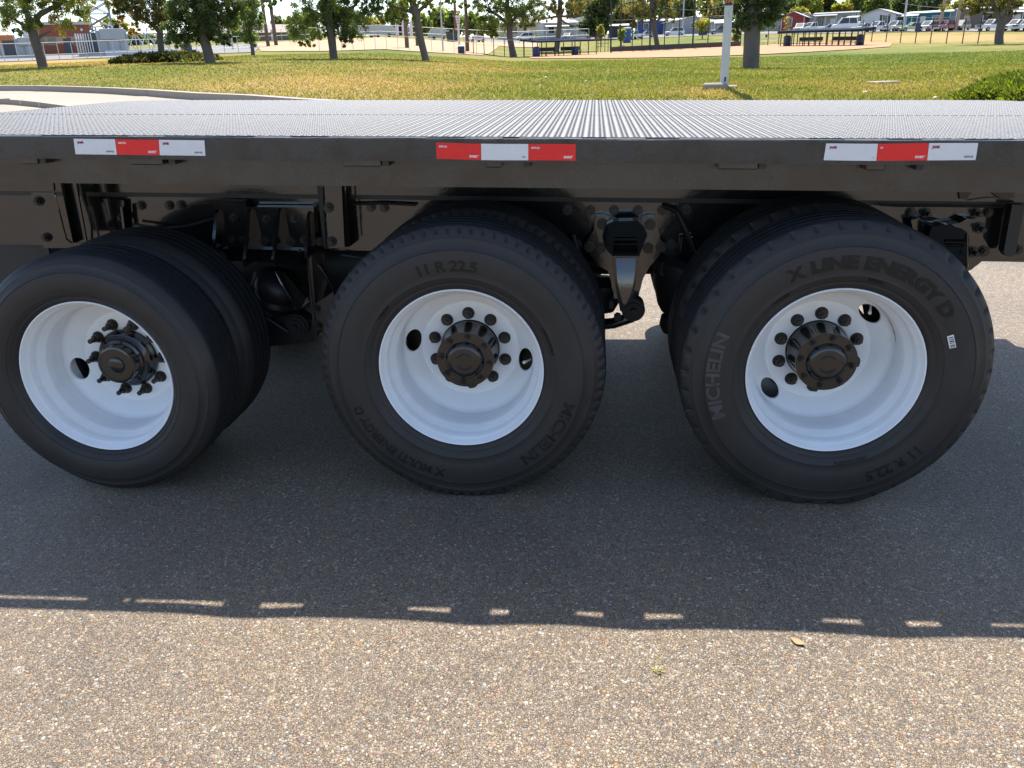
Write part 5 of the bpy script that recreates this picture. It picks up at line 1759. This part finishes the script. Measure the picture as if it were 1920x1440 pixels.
# wires
M_WIRE = mat('wire', (.25, .25, .25), rough=.6)
for i, (a, b, lb) in enumerate((((1690, 6), (1990, -6), 'upper power line over the parked pickups'), ((1640, 26), (1960, 8), 'lower power line over the teal mobile home'), ((1230, 9), (1390, 1), 'power line above the grey mobile home'), ((1180, 30), (1390, 22), 'power line behind the tall backstop'))):
    A, B = at(*a, 172), at(*b, 165)
    pts = [A.lerp(B, t) - Vector((0, 0, 1.2 * 4 * t * (1 - t))) for t in np.linspace(0, 1, 12)]
    tag(MB().tube(pts, .035, 5).build('power_line', M_WIRE), lb, 'power line', 'power lines along the street')
# ------------------------------------------------------------------ substation yard, far left
M_TRAFO = mat('grey_transformer_paint', (.36, .37, .38), rough=.5, var=.08, scale=1.5)
M_TRAFD = mat('dark_transformer_panel', (.07, .075, .085), rough=.6, var=.1)
M_BRICK = mat('red_brick', (.26, .085, .05), rough=.9, var=.2, scale=3)
M_BRICKT = mat('tan_brick', (.42, .29, .19), rough=.9, var=.12, scale=3)
M_GLASS = glass('dark_window_glass')
def root_at(name, px, dist, yaw=0.0, dz=0.0):
    p = on(px, dist, dz)
    return empty(name, p, -azslope(px, 100)[0] + yaw)
S = lambda dist, n: n * dist / F                     # n photo pixels at a distance, in metres

d = 128
r = tag(root_at('substation_building', 122, d), 'red brick substation building with a tan band and flat roof', 'building')
w = S(d, 82)
MB().box(-w / 2, w / 2, 0, 5, 0, 1.35).build('lower_wall', M_BRICK, r, True)
MB().box(-w / 2, w / 2, 0.001, 5, 1.352, 2.2).build('wall_band', M_BRICKT, r, True)
MB().box(-w / 2, w / 2, 0, 5, 2.202, 3.6).build('upper_wall', M_BRICK, r, True)
MB().box(-w / 2 - .3, w / 2 + .3, -.3, 5.3, 3.602, 3.95).build('roof', mat('pale_roof_edge', (.5, .47, .42), rough=.8), r, True)
MB().box(-w / 2 - .9, -w / 2 - .003, -.05, 1, 0, 3.6).build('corner_pillar', M_WRAIL, r, True)
for x, zz, ww, hh in ((-1.2, 1.25, .9, .9), (1.9, 1.2, 1.1, .75), (-2.3, 1.3, .6, .9)):
    wf = MB().box(x - ww / 2 - .06, x + ww / 2 + .06, -.04, -.002, zz - .06, zz + hh + .06).build('window', M_BRICKT, r, True)
    MB().box(x - ww / 2, x + ww / 2, -.055, -.042, zz, zz + hh).build('pane', M_GLASS, wf, True)
MB().box(.1, 1.0, -.04, -.002, 0, 2.1).build('door', M_TRAFD, r, True)
MB().cyl((2.5, -.15, 3.0), (2.5, -.002, 3.0), .16, n=12).build('wall_lamp', M_WRAIL, r, True)

def transformer(px, d, wpx, hpx, label, fins, mirror=1):
    r = tag(root_at('transformer', px, d), label, 'transformer', 'substation transformers')
    w, h = S(d, wpx), S(d, hpx)
    MB().box(-w / 2 * .2, w / 2, 0, 2.2, .3, h * .82, bev=.05).build('tank', M_TRAFO, r, True)
    MB().box(-w * .02, w * .46, -.35, -.002, h * .52, h * .86, bev=.03).build('control_cabinet', M_TRAFO, r, True)
    MB().box(w * .12, w * .32, -.25, -.003, .35, h * .5, bev=.02).build('control_cabinet', M_TRAFO, r, True)
    MB().box(-w / 2 * .2 - S(d, 16), -w / 2 * .2 - .01, .1, 2, .3, h * .75).build('dark_panel', M_TRAFD, r, True)
    for k in range(fins):
        x = -w / 2 + k * S(d, 3.6)
        MB().box(x, x + S(d, 1.5), -.3, 1.8, .35, h * .72).build('radiator_fin', M_WRAIL if fins > 4 else M_TRAFO, r, True)
    MB().box(-w / 2, w / 2, 0, 2.2, .05, .29).build('skid_base', M_GALV, r, True)
    for k in range(4):
        x = -w * .08 + k * w * .16
        MB().lathe([(.10, 0), (.14, .05), (.08, .1), (.14, .17), (.08, .22), (.13, .29), (.07, .34), (.11, .41), (.04, .46), (.04, .75), (0, .76)], (x, 1.0, h * .82), (0, 0, 1), 10).build('bushing', M_TRAFO, r, True)
transformer(196, 112, 74, 46, 'large grey transformer with pale radiator fins', 7)
transformer(40, 116, 58, 34, 'smaller grey transformer with dark panels at the frame edge', 2)

r = tag(root_at('orange_container', 2, 125), 'orange topped equipment beside the left grey transformer', 'container')
MB().box(-2.5, 1.7, 0, 2.5, 1.4, 2.6, bev=.1).build('container_body', mat('orange_paint', (.5, .17, .05), rough=.6, var=.15), r, True)
MB().box(-2.5, 1.6, .1, 2.4, .1, 1.39).build('container_base', mat('pale_pink_panel', (.45, .38, .36), rough=.7), r, True)

M_LATT = mat('lattice_steel', (.22, .23, .25), rough=.6, var=.1)
def lattice(label, px, d, w, h, seg, r_):
    r = tag(root_at('lattice_tower', px, d), label, 'lattice tower')
    for sx in (-1, 1):
        for sy in (-1, 1):
            MB().cyl((sx * w / 2, sy * w / 2, 0), (sx * w / 2, sy * w / 2, h), r_, n=6).build('leg', M_LATT, r, True)
    for k in range(seg):
        z0, z1 = h * k / seg, h * (k + 1) / seg
        mb = MB()
        for sy in (-1, 1):
            mb.cyl((-w / 2, sy * w / 2, z0), (w / 2, sy * w / 2, z1), r_ * .6, n=5, caps=False).cyl((w / 2, sy * w / 2, z0), (-w / 2, sy * w / 2, z1), r_ * .6, n=5, caps=False)
        for sx in (-1, 1):
            mb.cyl((sx * w / 2, -w / 2, z0), (sx * w / 2, w / 2, z1), r_ * .6, n=5, caps=False)
        mb.cyl((-w / 2, -w / 2, z1), (w / 2, -w / 2, z1), r_ * .7, n=5)
        o = mb.build('brace', M_LATT, r, True)
        o['kind'] = 'stuff'
    return r
lattice('wide grey steel lattice tower above the transformers', 197, 140, 3.2, 15, 9, .13)
lattice('narrow grey lattice mast left of the wide steel tower', 176, 138, .9, 10, 10, .10)
r = tag(root_at('switch_rack', 268, 112), 'low rack of pale crossed steel braces and insulators', 'switch rack')
for k, (a, b, z0, z1) in enumerate(((-2.9, -1.9, .3, 2.2), (-1.9, -2.9, .3, 2.2), (-1.6, -.7, .3, 2.1), (-.7, -1.6, .5, 2.4), (-.4, .7, .2, 2.3), (.7, -.4, .4, 2.2), (1.0, 2.0, .3, 2.4), (2.0, 1.0, .2, 2.0), (2.3, 3.0, .3, 2.2), (3.0, 2.3, .3, 2.2), (-3.4, -2.5, 1.5, .1), (3.2, 3.9, 1.8, .2))):
    MB().cyl((a, .3 * (k % 3), z0), (b, .3 * (k % 3), z1), .055, n=6).build('cross_brace', M_WRAIL if k % 3 else M_GALV, r, True)
for x in (-3.2, -1.75, -.5, .85, 2.15, 3.1):
    MB().cyl((x, .5, 0), (x, .5, 2.6), .07, n=6).build('rack_post', M_GALV, r, True)
    MB().lathe([(.06, 0), (.13, .05), (.07, .1), (.13, .17), (.07, .22), (.12, .3), (.04, .4), (0, .41)], (x, .5, 2.6), (0, 0, 1), 10).build('insulator', M_WRAIL, r, True)
MB().box(-3.4, 3.3, .42, .58, 2.2, 2.34).build('rack_beam', M_GALV, r, True)
MB().box(-4, 5.2, -.4, .2, 0, .55).build('cable_trough', M_WRAIL, r, True)

# ------------------------------------------------------------------ houses
M_TRIM = mat('white_trim', (.66, .66, .66), rough=.6, var=.05)
def window(r, x, z, w, h, y=-.002, trim=None):
    f = MB().box(x - w / 2 - .09, x + w / 2 + .09, y - .06, y, z - .09, z + h + .09).build('window', trim or M_TRIM, r, True)
    MB().box(x - w / 2, x - .02, y - .075, y - .0605, z, z + h).build('pane', M_GLASS, f, True)
    MB().box(x + .02, x + w / 2, y - .075, y - .0605, z, z + h).build('pane', M_GLASS, f, True)
def house(px, dist, yaw, w, dp, h, rise, gable, wallc, roofc, label, wins=(), doors=(), trim=None, ov=.35, porch=None, shutters=False, name='mobile_home', cat='house', base=0.0):
    r = tag(root_at(name, px, dist, yaw), label, cat, 'homes along the street')
    wm = mat('siding_%s' % '_'.join('%02d' % int(c * 99) for c in wallc), wallc, rough=.75, var=.06, scale=1.5)
    rm = mat('roofing_%s' % '_'.join('%02d' % int(c * 99) for c in roofc), roofc, rough=.8, var=.1, scale=1.5)
    mb = MB()
    if gable == 'front':
        mb.prism([(-w / 2, 0, -.6), (w / 2, 0, -.6), (w / 2, 0, h), (0, 0, h + rise), (-w / 2, 0, h)], (0, dp, 0))
    else:
        mb.prism([(-w / 2, 0, -.6), (-w / 2, 0, h), (-w / 2, dp / 2, h + rise), (-w / 2, dp, h), (-w / 2, dp, -.6)], (w, 0, 0))
    mb.build('wall', wm, r, True)
    mb = MB()
    t = .14
    if gable == 'front':
        k = rise / (w / 2)
        for s in (-1, 1):
            mb.prism([(0, -ov, h + rise + .01), (s * (w / 2 + ov), -ov, h - ov * k + .01), (s * (w / 2 + ov), -ov, h - ov * k + t), (0, -ov, h + rise + t)], (0, dp + 2 * ov, 0))
    else:
        k = rise / (dp / 2)
        for s in (-1, 1):
            y0 = dp / 2
            mb.prism([(-w / 2 - ov, y0, h + rise + .01), (-w / 2 - ov, y0 + s * (dp / 2 + ov), h - ov * k + .01), (-w / 2 - ov, y0 + s * (dp / 2 + ov), h - ov * k + t), (-w / 2 - ov, y0, h + rise + t)], (w + 2 * ov, 0, 0))
    mb.build('roof', rm, r, True)
    for q in wins:
        window(r, *q, trim=trim)
        if shutters:
            for sx in (-1, 1):
                MB().box(q[0] + sx * (q[2] / 2 + .3) - .17, q[0] + sx * (q[2] / 2 + .3) + .17, -.05, -.002, q[1] - .1, q[1] + q[3] + .1).build('shutter', M_DKST, r, True)
    for x, c in doors:
        MB().box(x - .45, x + .45, -.06, -.002, .1, 2.1).build('door', mat('door_%s' % c[0], c[1], rough=.6), r, True)
    for x in (-w / 2 - .004, w / 2 - .096):
        MB().box(x, x + .1, -.03, -.001, -.3, h - .02).build('corner_trim', trim or M_TRIM, r, True)
    if porch:
        x0, x1, pd, pz = porch
        MB().prism([(x0, -pd, pz - .1), (x1, -pd, pz - .1), (x1, -.003, pz + .25), (x0, -.003, pz + .25)], (0, 0, .1)).build('porch_roof', rm, r, True)
        for x in (x0 + .1, (x0 + x1) / 2, x1 - .1):
            MB().cyl((x, -pd + .1, -.5), (x, -pd + .1, pz - .1), .06, n=6).build('porch_post', M_TRIM, r, True)
    return r
WH = ('white', (.66, .66, .66))
DK = ('dark', (.05, .05, .055))
# px, distance: width in metres = photo px * dist / F
house(498, 190, 0, 17, 7, 1.6, 1.5, 'side', (.16, .13, .11), (.30, .24, .20), 'long low shed with a tan roof beyond the sandy lot', [(-3, .4, 1.4, .8)], [(2, WH)], name='shed', cat='shed')
house(1000, 205, .1, 15.5, 8, 3.5, 1.0, 'side', (.52, .42, .30), (.40, .33, .26), 'beige home with a dark window behind the near dugout', [(-4.3, 1.2, 1.3, 1.5)], [(-1.2, WH)])
house(1050, 192, .25, 7.5, 6, 3.2, .5, 'side', (.40, .40, .39), (.58, .58, .57), 'pale grey home with a flat awning behind the pine trunk', [(-1.9, 1.2, 1.1, 1.4)], [(1.0, WH)], porch=(-3.5, 2.2, 1.6, 2.5))
house(1092, 200, -.2, 5.5, 6, 3.9, .6, 'front', (.62, .62, .63), (.55, .55, .55), 'white home end wall with a barred window by the dark spruce', [(-.4, 1.6, .9, 1.3)])
house(1158, 182, 0, 3.8, 4, 2.2, .3, 'side', (.05, .05, .07), (.55, .55, .56), 'low dark shed left of the blue portable toilet', name='shed', cat='shed')
house(1234, 196, 0, 9.5, 5, 2.7, .35, 'side', (.055, .085, .30), (.6, .6, .6), 'blue mobile home behind the tree at the backstop', [(-2.8, 1.2, .9, 1.1)], [(2.5, WH)])
house(1296, 188, .25, 8.4, 9, 2.5, .75, 'front', (.34, .34, .33), (.62, .62, .61), 'grey mobile home with a bright white roof', [(.2, 1.3, 1.3, .8)])
house(1350, 182, 0, 4.2, 6, 2.2, .3, 'side', (.42, .42, .43), (.6, .6, .6), 'grey carport home with a white awning behind the square pole', [], [], porch=(-1.5, 2.2, 2, 1.9))
house(1432, 186, .2, 7, 9, 2.6, .7, 'side', (.62, .63, .64), (.45, .46, .46), 'white home with an open porch left of the red home', [(-1, 1.2, 1, 1.1)], [(1.5, WH)], porch=(-3, 2.5, 1.5, 2.3))
house(1481, 178, -.12, 4.2, 9, 2.5, .9, 'front', (.26, .035, .035), (.5, .5, .5), 'red gabled home with a white framed window', [(-.55, .95, .75, 1.35)])
house(1505, 188, .1, 3.0, 8, 2.5, .7, 'front', (.48, .47, .45), (.42, .40, .38), 'narrow pale home with a carport right of the red home', [], [(0, DK)])
house(1520, 190, 0, 2.2, 6, 2.5, .3, 'side', (.58, .58, .58), (.5, .5, .5), 'small white shed left of the grey trimmed home', name='shed', cat='shed')
house(1559, 180, -.1, 7.6, 7, 2.9, .3, 'side', (.34, .34, .36), (.25, .25, .25), 'grey home with dark trim and white porch posts', [(2.0, 1.2, 1.3, 1.2), (-2.6, 1.0, .7, 1.4)], [(-.4, WH)], trim=mat('dark_trim', (.06, .06, .065), rough=.6), porch=(-3.6, .4, 1.5, 2.6))
house(1638, 176, -.2, 5.9, 8, 2.5, .95, 'front', (.60, .60, .64), (.36, .36, .37), 'large white gabled home with a shuttered window', [(1.2, 1.1, .8, 1.3)], [(-2.0, WH)], shutters=True, porch=(-5.2, -2.99, 3, 2.2))
house(1690, 178, 0, 4, 6, 2.1, .3, 'side', (.10, .11, .14), (.5, .48, .46), 'dark open carport left of the teal home', name='carport', cat='carport')
house(1730, 174, -.2, 7.2, 8, 2.6, .35, 'side', (.025, .15, .21), (.55, .56, .58), 'teal mobile home with a pink white framed window', [(1.3, .85, 1.0, 1.2)], [(-.8, WH)], porch=(-3.4, -1.4, 1.2, 2.3))
house(1835, 166, .0, 8.6, 7, 3.0, .3, 'side', (.16, .12, .10), (.36, .33, .31), 'brown home with a wide white framed window', [(.8, 1.25, 2.0, 1.1)], [(-2.6, ('tan', (.42, .30, .21)))])
house(1906, 166, .0, 5.6, 7, 2.7, .4, 'side', (.15, .10, .085), (.5, .5, .48), 'dark brown home at the right end of the street', [(1.6, 1.1, 1.0, 1.1)], [(-.8, WH)], porch=(-2.8, 0, 1.5, 2.4))
# portable toilet
r = tag(root_at('portable_toilet', 1175, 150), 'bright blue portable toilet behind the backstop', 'portable toilet')
MB().box(-.65, .65, 0, 1.3, .05, 2.15, bev=.05).build('cabin', mat('bright_blue_plastic', (.05, .14, .38), rough=.45), r, True)
MB().box(-.7, .7, -.05, 1.35, 2.152, 2.4, bev=.08).build('roof', M_WRAIL, r, True)
MB().box(-.45, .45, -.03, -.002, .15, 2.0).build('door', mat('blue_door_plastic', (.03, .09, .30), rough=.45), r, True)
# low pale tanks by the back fence
for px, w, lb in ((690, 4.6, 'long pale covered trailer left of the feather flags'), (722, 5.2, 'pale covered trailer right next to the first flag'), (824, 4.2, 'rounded pale trailer right of the leaning tree')):
    r = tag(root_at('covered_trailer', px, 170), lb, 'trailer', 'covered trailers by the back fence')
    MB().prism([(-w / 2, 0, .5), (w / 2, 0, .5), (w / 2, 0, 1.5), (w * .3, 0, 2.1), (-w * .3, 0, 2.1), (-w / 2, 0, 1.3)], (0, 2.2, 0)).build('trailer_body', mat('pale_trailer_cover', (.46, .48, .46), rough=.7), r, True)
    for x in (-w * .2, w * .2):
        MB().cyl((x, -.05, .35), (x, .25, .35), .35, n=14).build('wheel', M_DKST, r, True)
r = tag(root_at('green_dumpster', 849, 158), 'dark green wheeled bin right of the leaning tree', 'bin')
MB().prism([(-.9, 0, .1), (.9, 0, .1), (1.05, 0, 1.6), (-1.05, 0, 1.6)], (0, 1.4, 0)).build('bin_body', mat('dark_green_plastic', (.03, .055, .045), rough=.5), r, True)
MB().box(-1.1, 1.1, -.08, 1.48, 1.602, 1.72).build('lid', M_DKST, r, True)
r = tag(root_at('wheeled_bin', 1714, 149), 'blue wheeled bin beside the pale green car', 'bin')
MB().prism([(-.3, 0, .1), (.3, 0, .1), (.36, 0, 1.15), (-.36, 0, 1.15)], (0, .7, 0)).build('bin_body', M_BLUE, r, True)
MB().box(-.38, .38, -.04, .74, 1.152, 1.25).build('lid', M_BLUE, r, True)
r = tag(root_at('wheeled_bin', 1316, 170), 'dark bins in front of the grey mobile home', 'bin')
MB().box(-.8, .8, 0, .8, 0, 1.1, bev=.05).build('bin_body', M_NAVYB, r, True)
MB().box(-.85, .85, -.05, .85, 1.102, 1.2).build('lid', M_DKST, r, True)
# yellow plumed flag ornament by the red home
r = tag(root_at('yellow_tall_flower_stand', 1470, 160), 'yellow and green plume in front of the red home', 'plant')
mb = MB()
g = random.Random(9)
for k in range(60):
    z = g.uniform(.2, 2.7)
    x = g.gauss(0, .28)
    a = g.uniform(0, 3)
    mb.add([(x - .16, g.gauss(0, .2), z), (x + .12 * math.cos(a), g.gauss(0, .2), z - .1), (x + .14, g.gauss(0, .2), z + .22)], [(0, 1, 2)])
mb.build('foliage', mat('yellow_flowers', (.42, .30, .03), rough=.7, var=.4, scale=3), r, True)
MB().cyl((0, 0, 0), (0, 0, 2.4), .05, n=6).build('stem', M_BARK, r, True)

# ------------------------------------------------------------------ cars
M_TYRE = mat('car_tyre', (.015, .015, .015), rough=.8)
M_CGL = mat('car_glass', (.05, .055, .06), rough=.3, spec=.25)
M_LAMP = mat('headlight_glass', (.55, .56, .58), rough=.15)
M_CHROME = mat('dark_grille', (.05, .05, .055), rough=.35)
def car(px, dist, yaw, kind, col, label, h_scale=1.0):
    """front towards local -X; yaw turns it (pi/2 faces the viewer)"""
    p = on(px, dist)
    r = tag(empty('parked_car' if kind != 'pickup' else 'parked_pickup', p, -azslope(px, 60)[0] + yaw), label, 'pickup' if kind == 'pickup' else 'car', 'vehicles parked along the street')
    r.scale = (.86, .86, .86)
    pm = mat('car_paint_%s' % '_'.join('%02d' % int(c * 99) for c in col), col, rough=.25, var=.04, spec=.5, coat=.5)
    Ln, Wd, H = {'suv': (4.7, 1.85, 1.75), 'van': (5.0, 1.95, 1.78), 'pickup': (5.6, 1.95, 1.85), 'sedan': (4.6, 1.8, 1.45)}[kind]
    H *= h_scale
    b = H * .56
    hl = Ln / 2
    low = {'suv': [(-hl, .38), (-hl, .78), (-hl + .15, b * .92), (-hl * .52, b), (hl - .1, b + .02), (hl, b - .1), (hl, .4)],
           'van': [(-hl, .36), (-hl, .72), (-hl + .2, b * .9), (-hl * .62, b), (hl - .05, b + .02), (hl, b - .1), (hl, .4)],
           'pickup': [(-hl, .45), (-hl, .95), (-hl + .12, b * .98), (-hl * .5, b + .02), (hl * .25, b + .02), (hl, b + .02), (hl, .5)],
           'sedan': [(-hl, .35), (-hl, .62), (-hl + .25, b * .95), (-hl * .4, b + .04), (hl * .5, b + .05), (hl - .08, b), (hl, .4)]}[kind]
    top = {'suv': [(-hl * .48, b), (-hl * .12, H), (hl * .80, H - .02), (hl * .97, b)],
           'van': [(-hl * .62, b), (-hl * .22, H), (hl * .85, H - .03), (hl * .98, b)],
           'pickup': [(-hl * .46, b), (-hl * .18, H), (hl * .18, H), (hl * .27, b)],
           'sedan': [(-hl * .38, b + .03), (-hl * .02, H), (hl * .36, H - .02), (hl * .70, b + .03)]}[kind]
    hw = Wd / 2
    def loft(poly, secs):
        mb = MB()
        n = len(poly)
        cx = sum(q[0] for q in poly) / n
        cz = min(q[1] for q in poly)
        vs = []
        for y, sx, sz in secs:
            for x, z in poly:
                vs.append((cx + (x - cx) * sx, y, cz + (z - cz) * sz))
        m = len(secs)
        fs = [(i * n + k, i * n + (k + 1) % n, (i + 1) * n + (k + 1) % n, (i + 1) * n + k) for i in range(m - 1) for k in range(n)]
        fs += [tuple(range(n))[::-1], tuple(range((m - 1) * n, m * n))]
        return mb.add(vs, fs)
    loft(low, [(-hw, .97, .93), (-hw + .10, 1, 1), (hw - .10, 1, 1), (hw, .97, .93)]).build('body', pm, r, True)
    loft(top, [(-hw + .14, .98, .99), (-hw + .22, 1, 1), (hw - .22, 1, 1), (hw - .14, .98, .99)]).build('cabin', pm, r, True)
    (x0, z0), (x1, z1), (x2, z2), (x3, z3) = top
    def quad(name, q, off):
        MB().prism([Vector(v) for v in q], off).build(name, M_CGL, r, True)
    f = lambda a, c_, t: a + (c_ - a) * t
    nrm = Vector((z0 - z1, 0, x1 - x0)).normalized() * .015
    quad('windscreen', [(f(x0, x1, .08), -hw + .26, f(z0, z1, .08)), (f(x0, x1, .08), hw - .26, f(z0, z1, .08)), (f(x0, x1, .92), hw - .30, f(z0, z1, .92)), (f(x0, x1, .92), -hw + .30, f(z0, z1, .92))], nrm)
    nr2 = Vector((z2 - z3, 0, x3 - x2)).normalized() * .015
    quad('rear_window', [(f(x3, x2, .15), hw - .28, f(z3, z2, .15)), (f(x3, x2, .15), -hw + .28, f(z3, z2, .15)), (f(x3, x2, .85), -hw + .32, f(z3, z2, .85)), (f(x3, x2, .85), hw - .32, f(z3, z2, .85))], nr2)
    for s in (-1, 1):
        ys = s * (hw - .145)
        xm_ = (x1 + x2) / 2
        for a, c_ in (((f(x0, x1, .30) + .12, f(x1, x1, 0) + .12), (xm_ - .05, xm_ - .05)), ((xm_ + .05, xm_ + .05), (f(x3, x2, .25) - .1, x2 - .08))):
            zl_, zh = b + .06, H - .10
            quad('side_window', [(a[0], ys, zl_), (c_[0], ys, zl_), (c_[1], ys, zh), (a[1], ys, zh)], (0, s * .02, 0))
        for x in (-hl * .62, hl * .60):
            w_ = MB().cyl((x, s * (hw - .22), .34), (x, s * (hw + .015), .34), .345, n=18).build('wheel', M_TYRE, r, True)
            MB().cyl((x, s * (hw + .016), .34), (x, s * (hw + .03), .34), .21, n=12).build('hubcap', M_GALV, w_, True)
        MB().box(-hl - .02, -hl + .25, s * (hw - .22) - .2, s * (hw - .22) + .2, low[1][1] - .10, low[1][1] + .08).build('headlight', M_LAMP, r, True)
        MB().box(x0 - .02, x0 + .14, s * (hw + .02) - .10, s * (hw + .02) + .10, b + .02, b + .18).build('mirror', M_CHROME, r, True)
    MB().box(-hl - .03, -hl + .1, -hw + .45, hw - .45, low[1][1] - .22, low[1][1] + .05).build('grille', M_CHROME, r, True)
    MB().box(-hl - .05, -hl + .12, -hw + .05, hw - .05, .36, low[1][1] - .24, bev=.03).build('bumper', pm if kind != 'pickup' else M_GALV, r, True)
    return r
W_ = (.68, .68, .68)
Wb = (.62, .64, .66)
car(985, 192, .15, 'van', W_, 'white minivan parked side on before the beige home')
car(893, 168, .6, 'sedan', Wb, 'white car at the edge of the sandy lot by the dark utility pole')
car(1064, 186, 1.3, 'sedan', (.45, .45, .46), 'pale covered car under the grey awning')
car(1115, 178, .1, 'sedan', (.30, .06, .06), 'red car partly hidden by the slim sapling')
car(1187, 166, .9, 'pickup', W_, 'white truck right of the blue portable toilet')
car(1210, 172, .3, 'sedan', (.3, .31, .33), 'grey low car before the blue mobile home')
car(1262, 178, .12, 'suv', W_, 'white wagon parked behind the tall backstop')
car(1348, 172, .15, 'suv', (.10, .105, .11), 'dark grey wagon beside the square pole')
car(1496, 160, 1.35, 'suv', W_, 'white wagon behind the left end of the slate dugout roof')
car(1518, 161, .7, 'pickup', W_, 'white pickup behind the slate dugout roof')
car(1549, 161, .1, 'sedan', (.36, .42, .45), 'grey blue car whose roof shows over the dugout')
car(1577, 160, .1, 'van', (.70, .70, .70), 'tall white van over the middle of the dugout roof', 1.45)
car(1602, 166, .9, 'suv', W_, 'white wagon behind the right end of the dugout')
car(1612, 158, .6, 'sedan', (.55, .62, .62), 'pale mint car at the right end of the dugout roof', 1.1)
car(1641, 154, .75, 'pickup', W_, 'white pickup before the white gabled home')
car(1673, 153, .95, 'pickup', (.60, .61, .63), 'white pickup left of the grey street lamp post')
car(1702, 152, .4, 'sedan', (.50, .56, .30), 'pale green car left of the blue wheeled bin', 1.05)
car(1734, 151, .95, 'suv', W_, 'white and dark pickup style wagon before the teal home')
car(1769, 150, .8, 'pickup', (.34, .05, .075), 'red pickup between the two tan utility poles')
car(1793, 152, 1.2, 'suv', (.025, .03, .05), 'dark navy wagon right of the red pickup')
car(1854, 146, .7, 'pickup', W_, 'white pickup left of the forked tree')
car(1896, 144, .85, 'suv', W_, 'white wagon right of the forked tree')
car(1921, 142, .8, 'pickup', Wb, 'white pickup cut by the right edge of the photo')
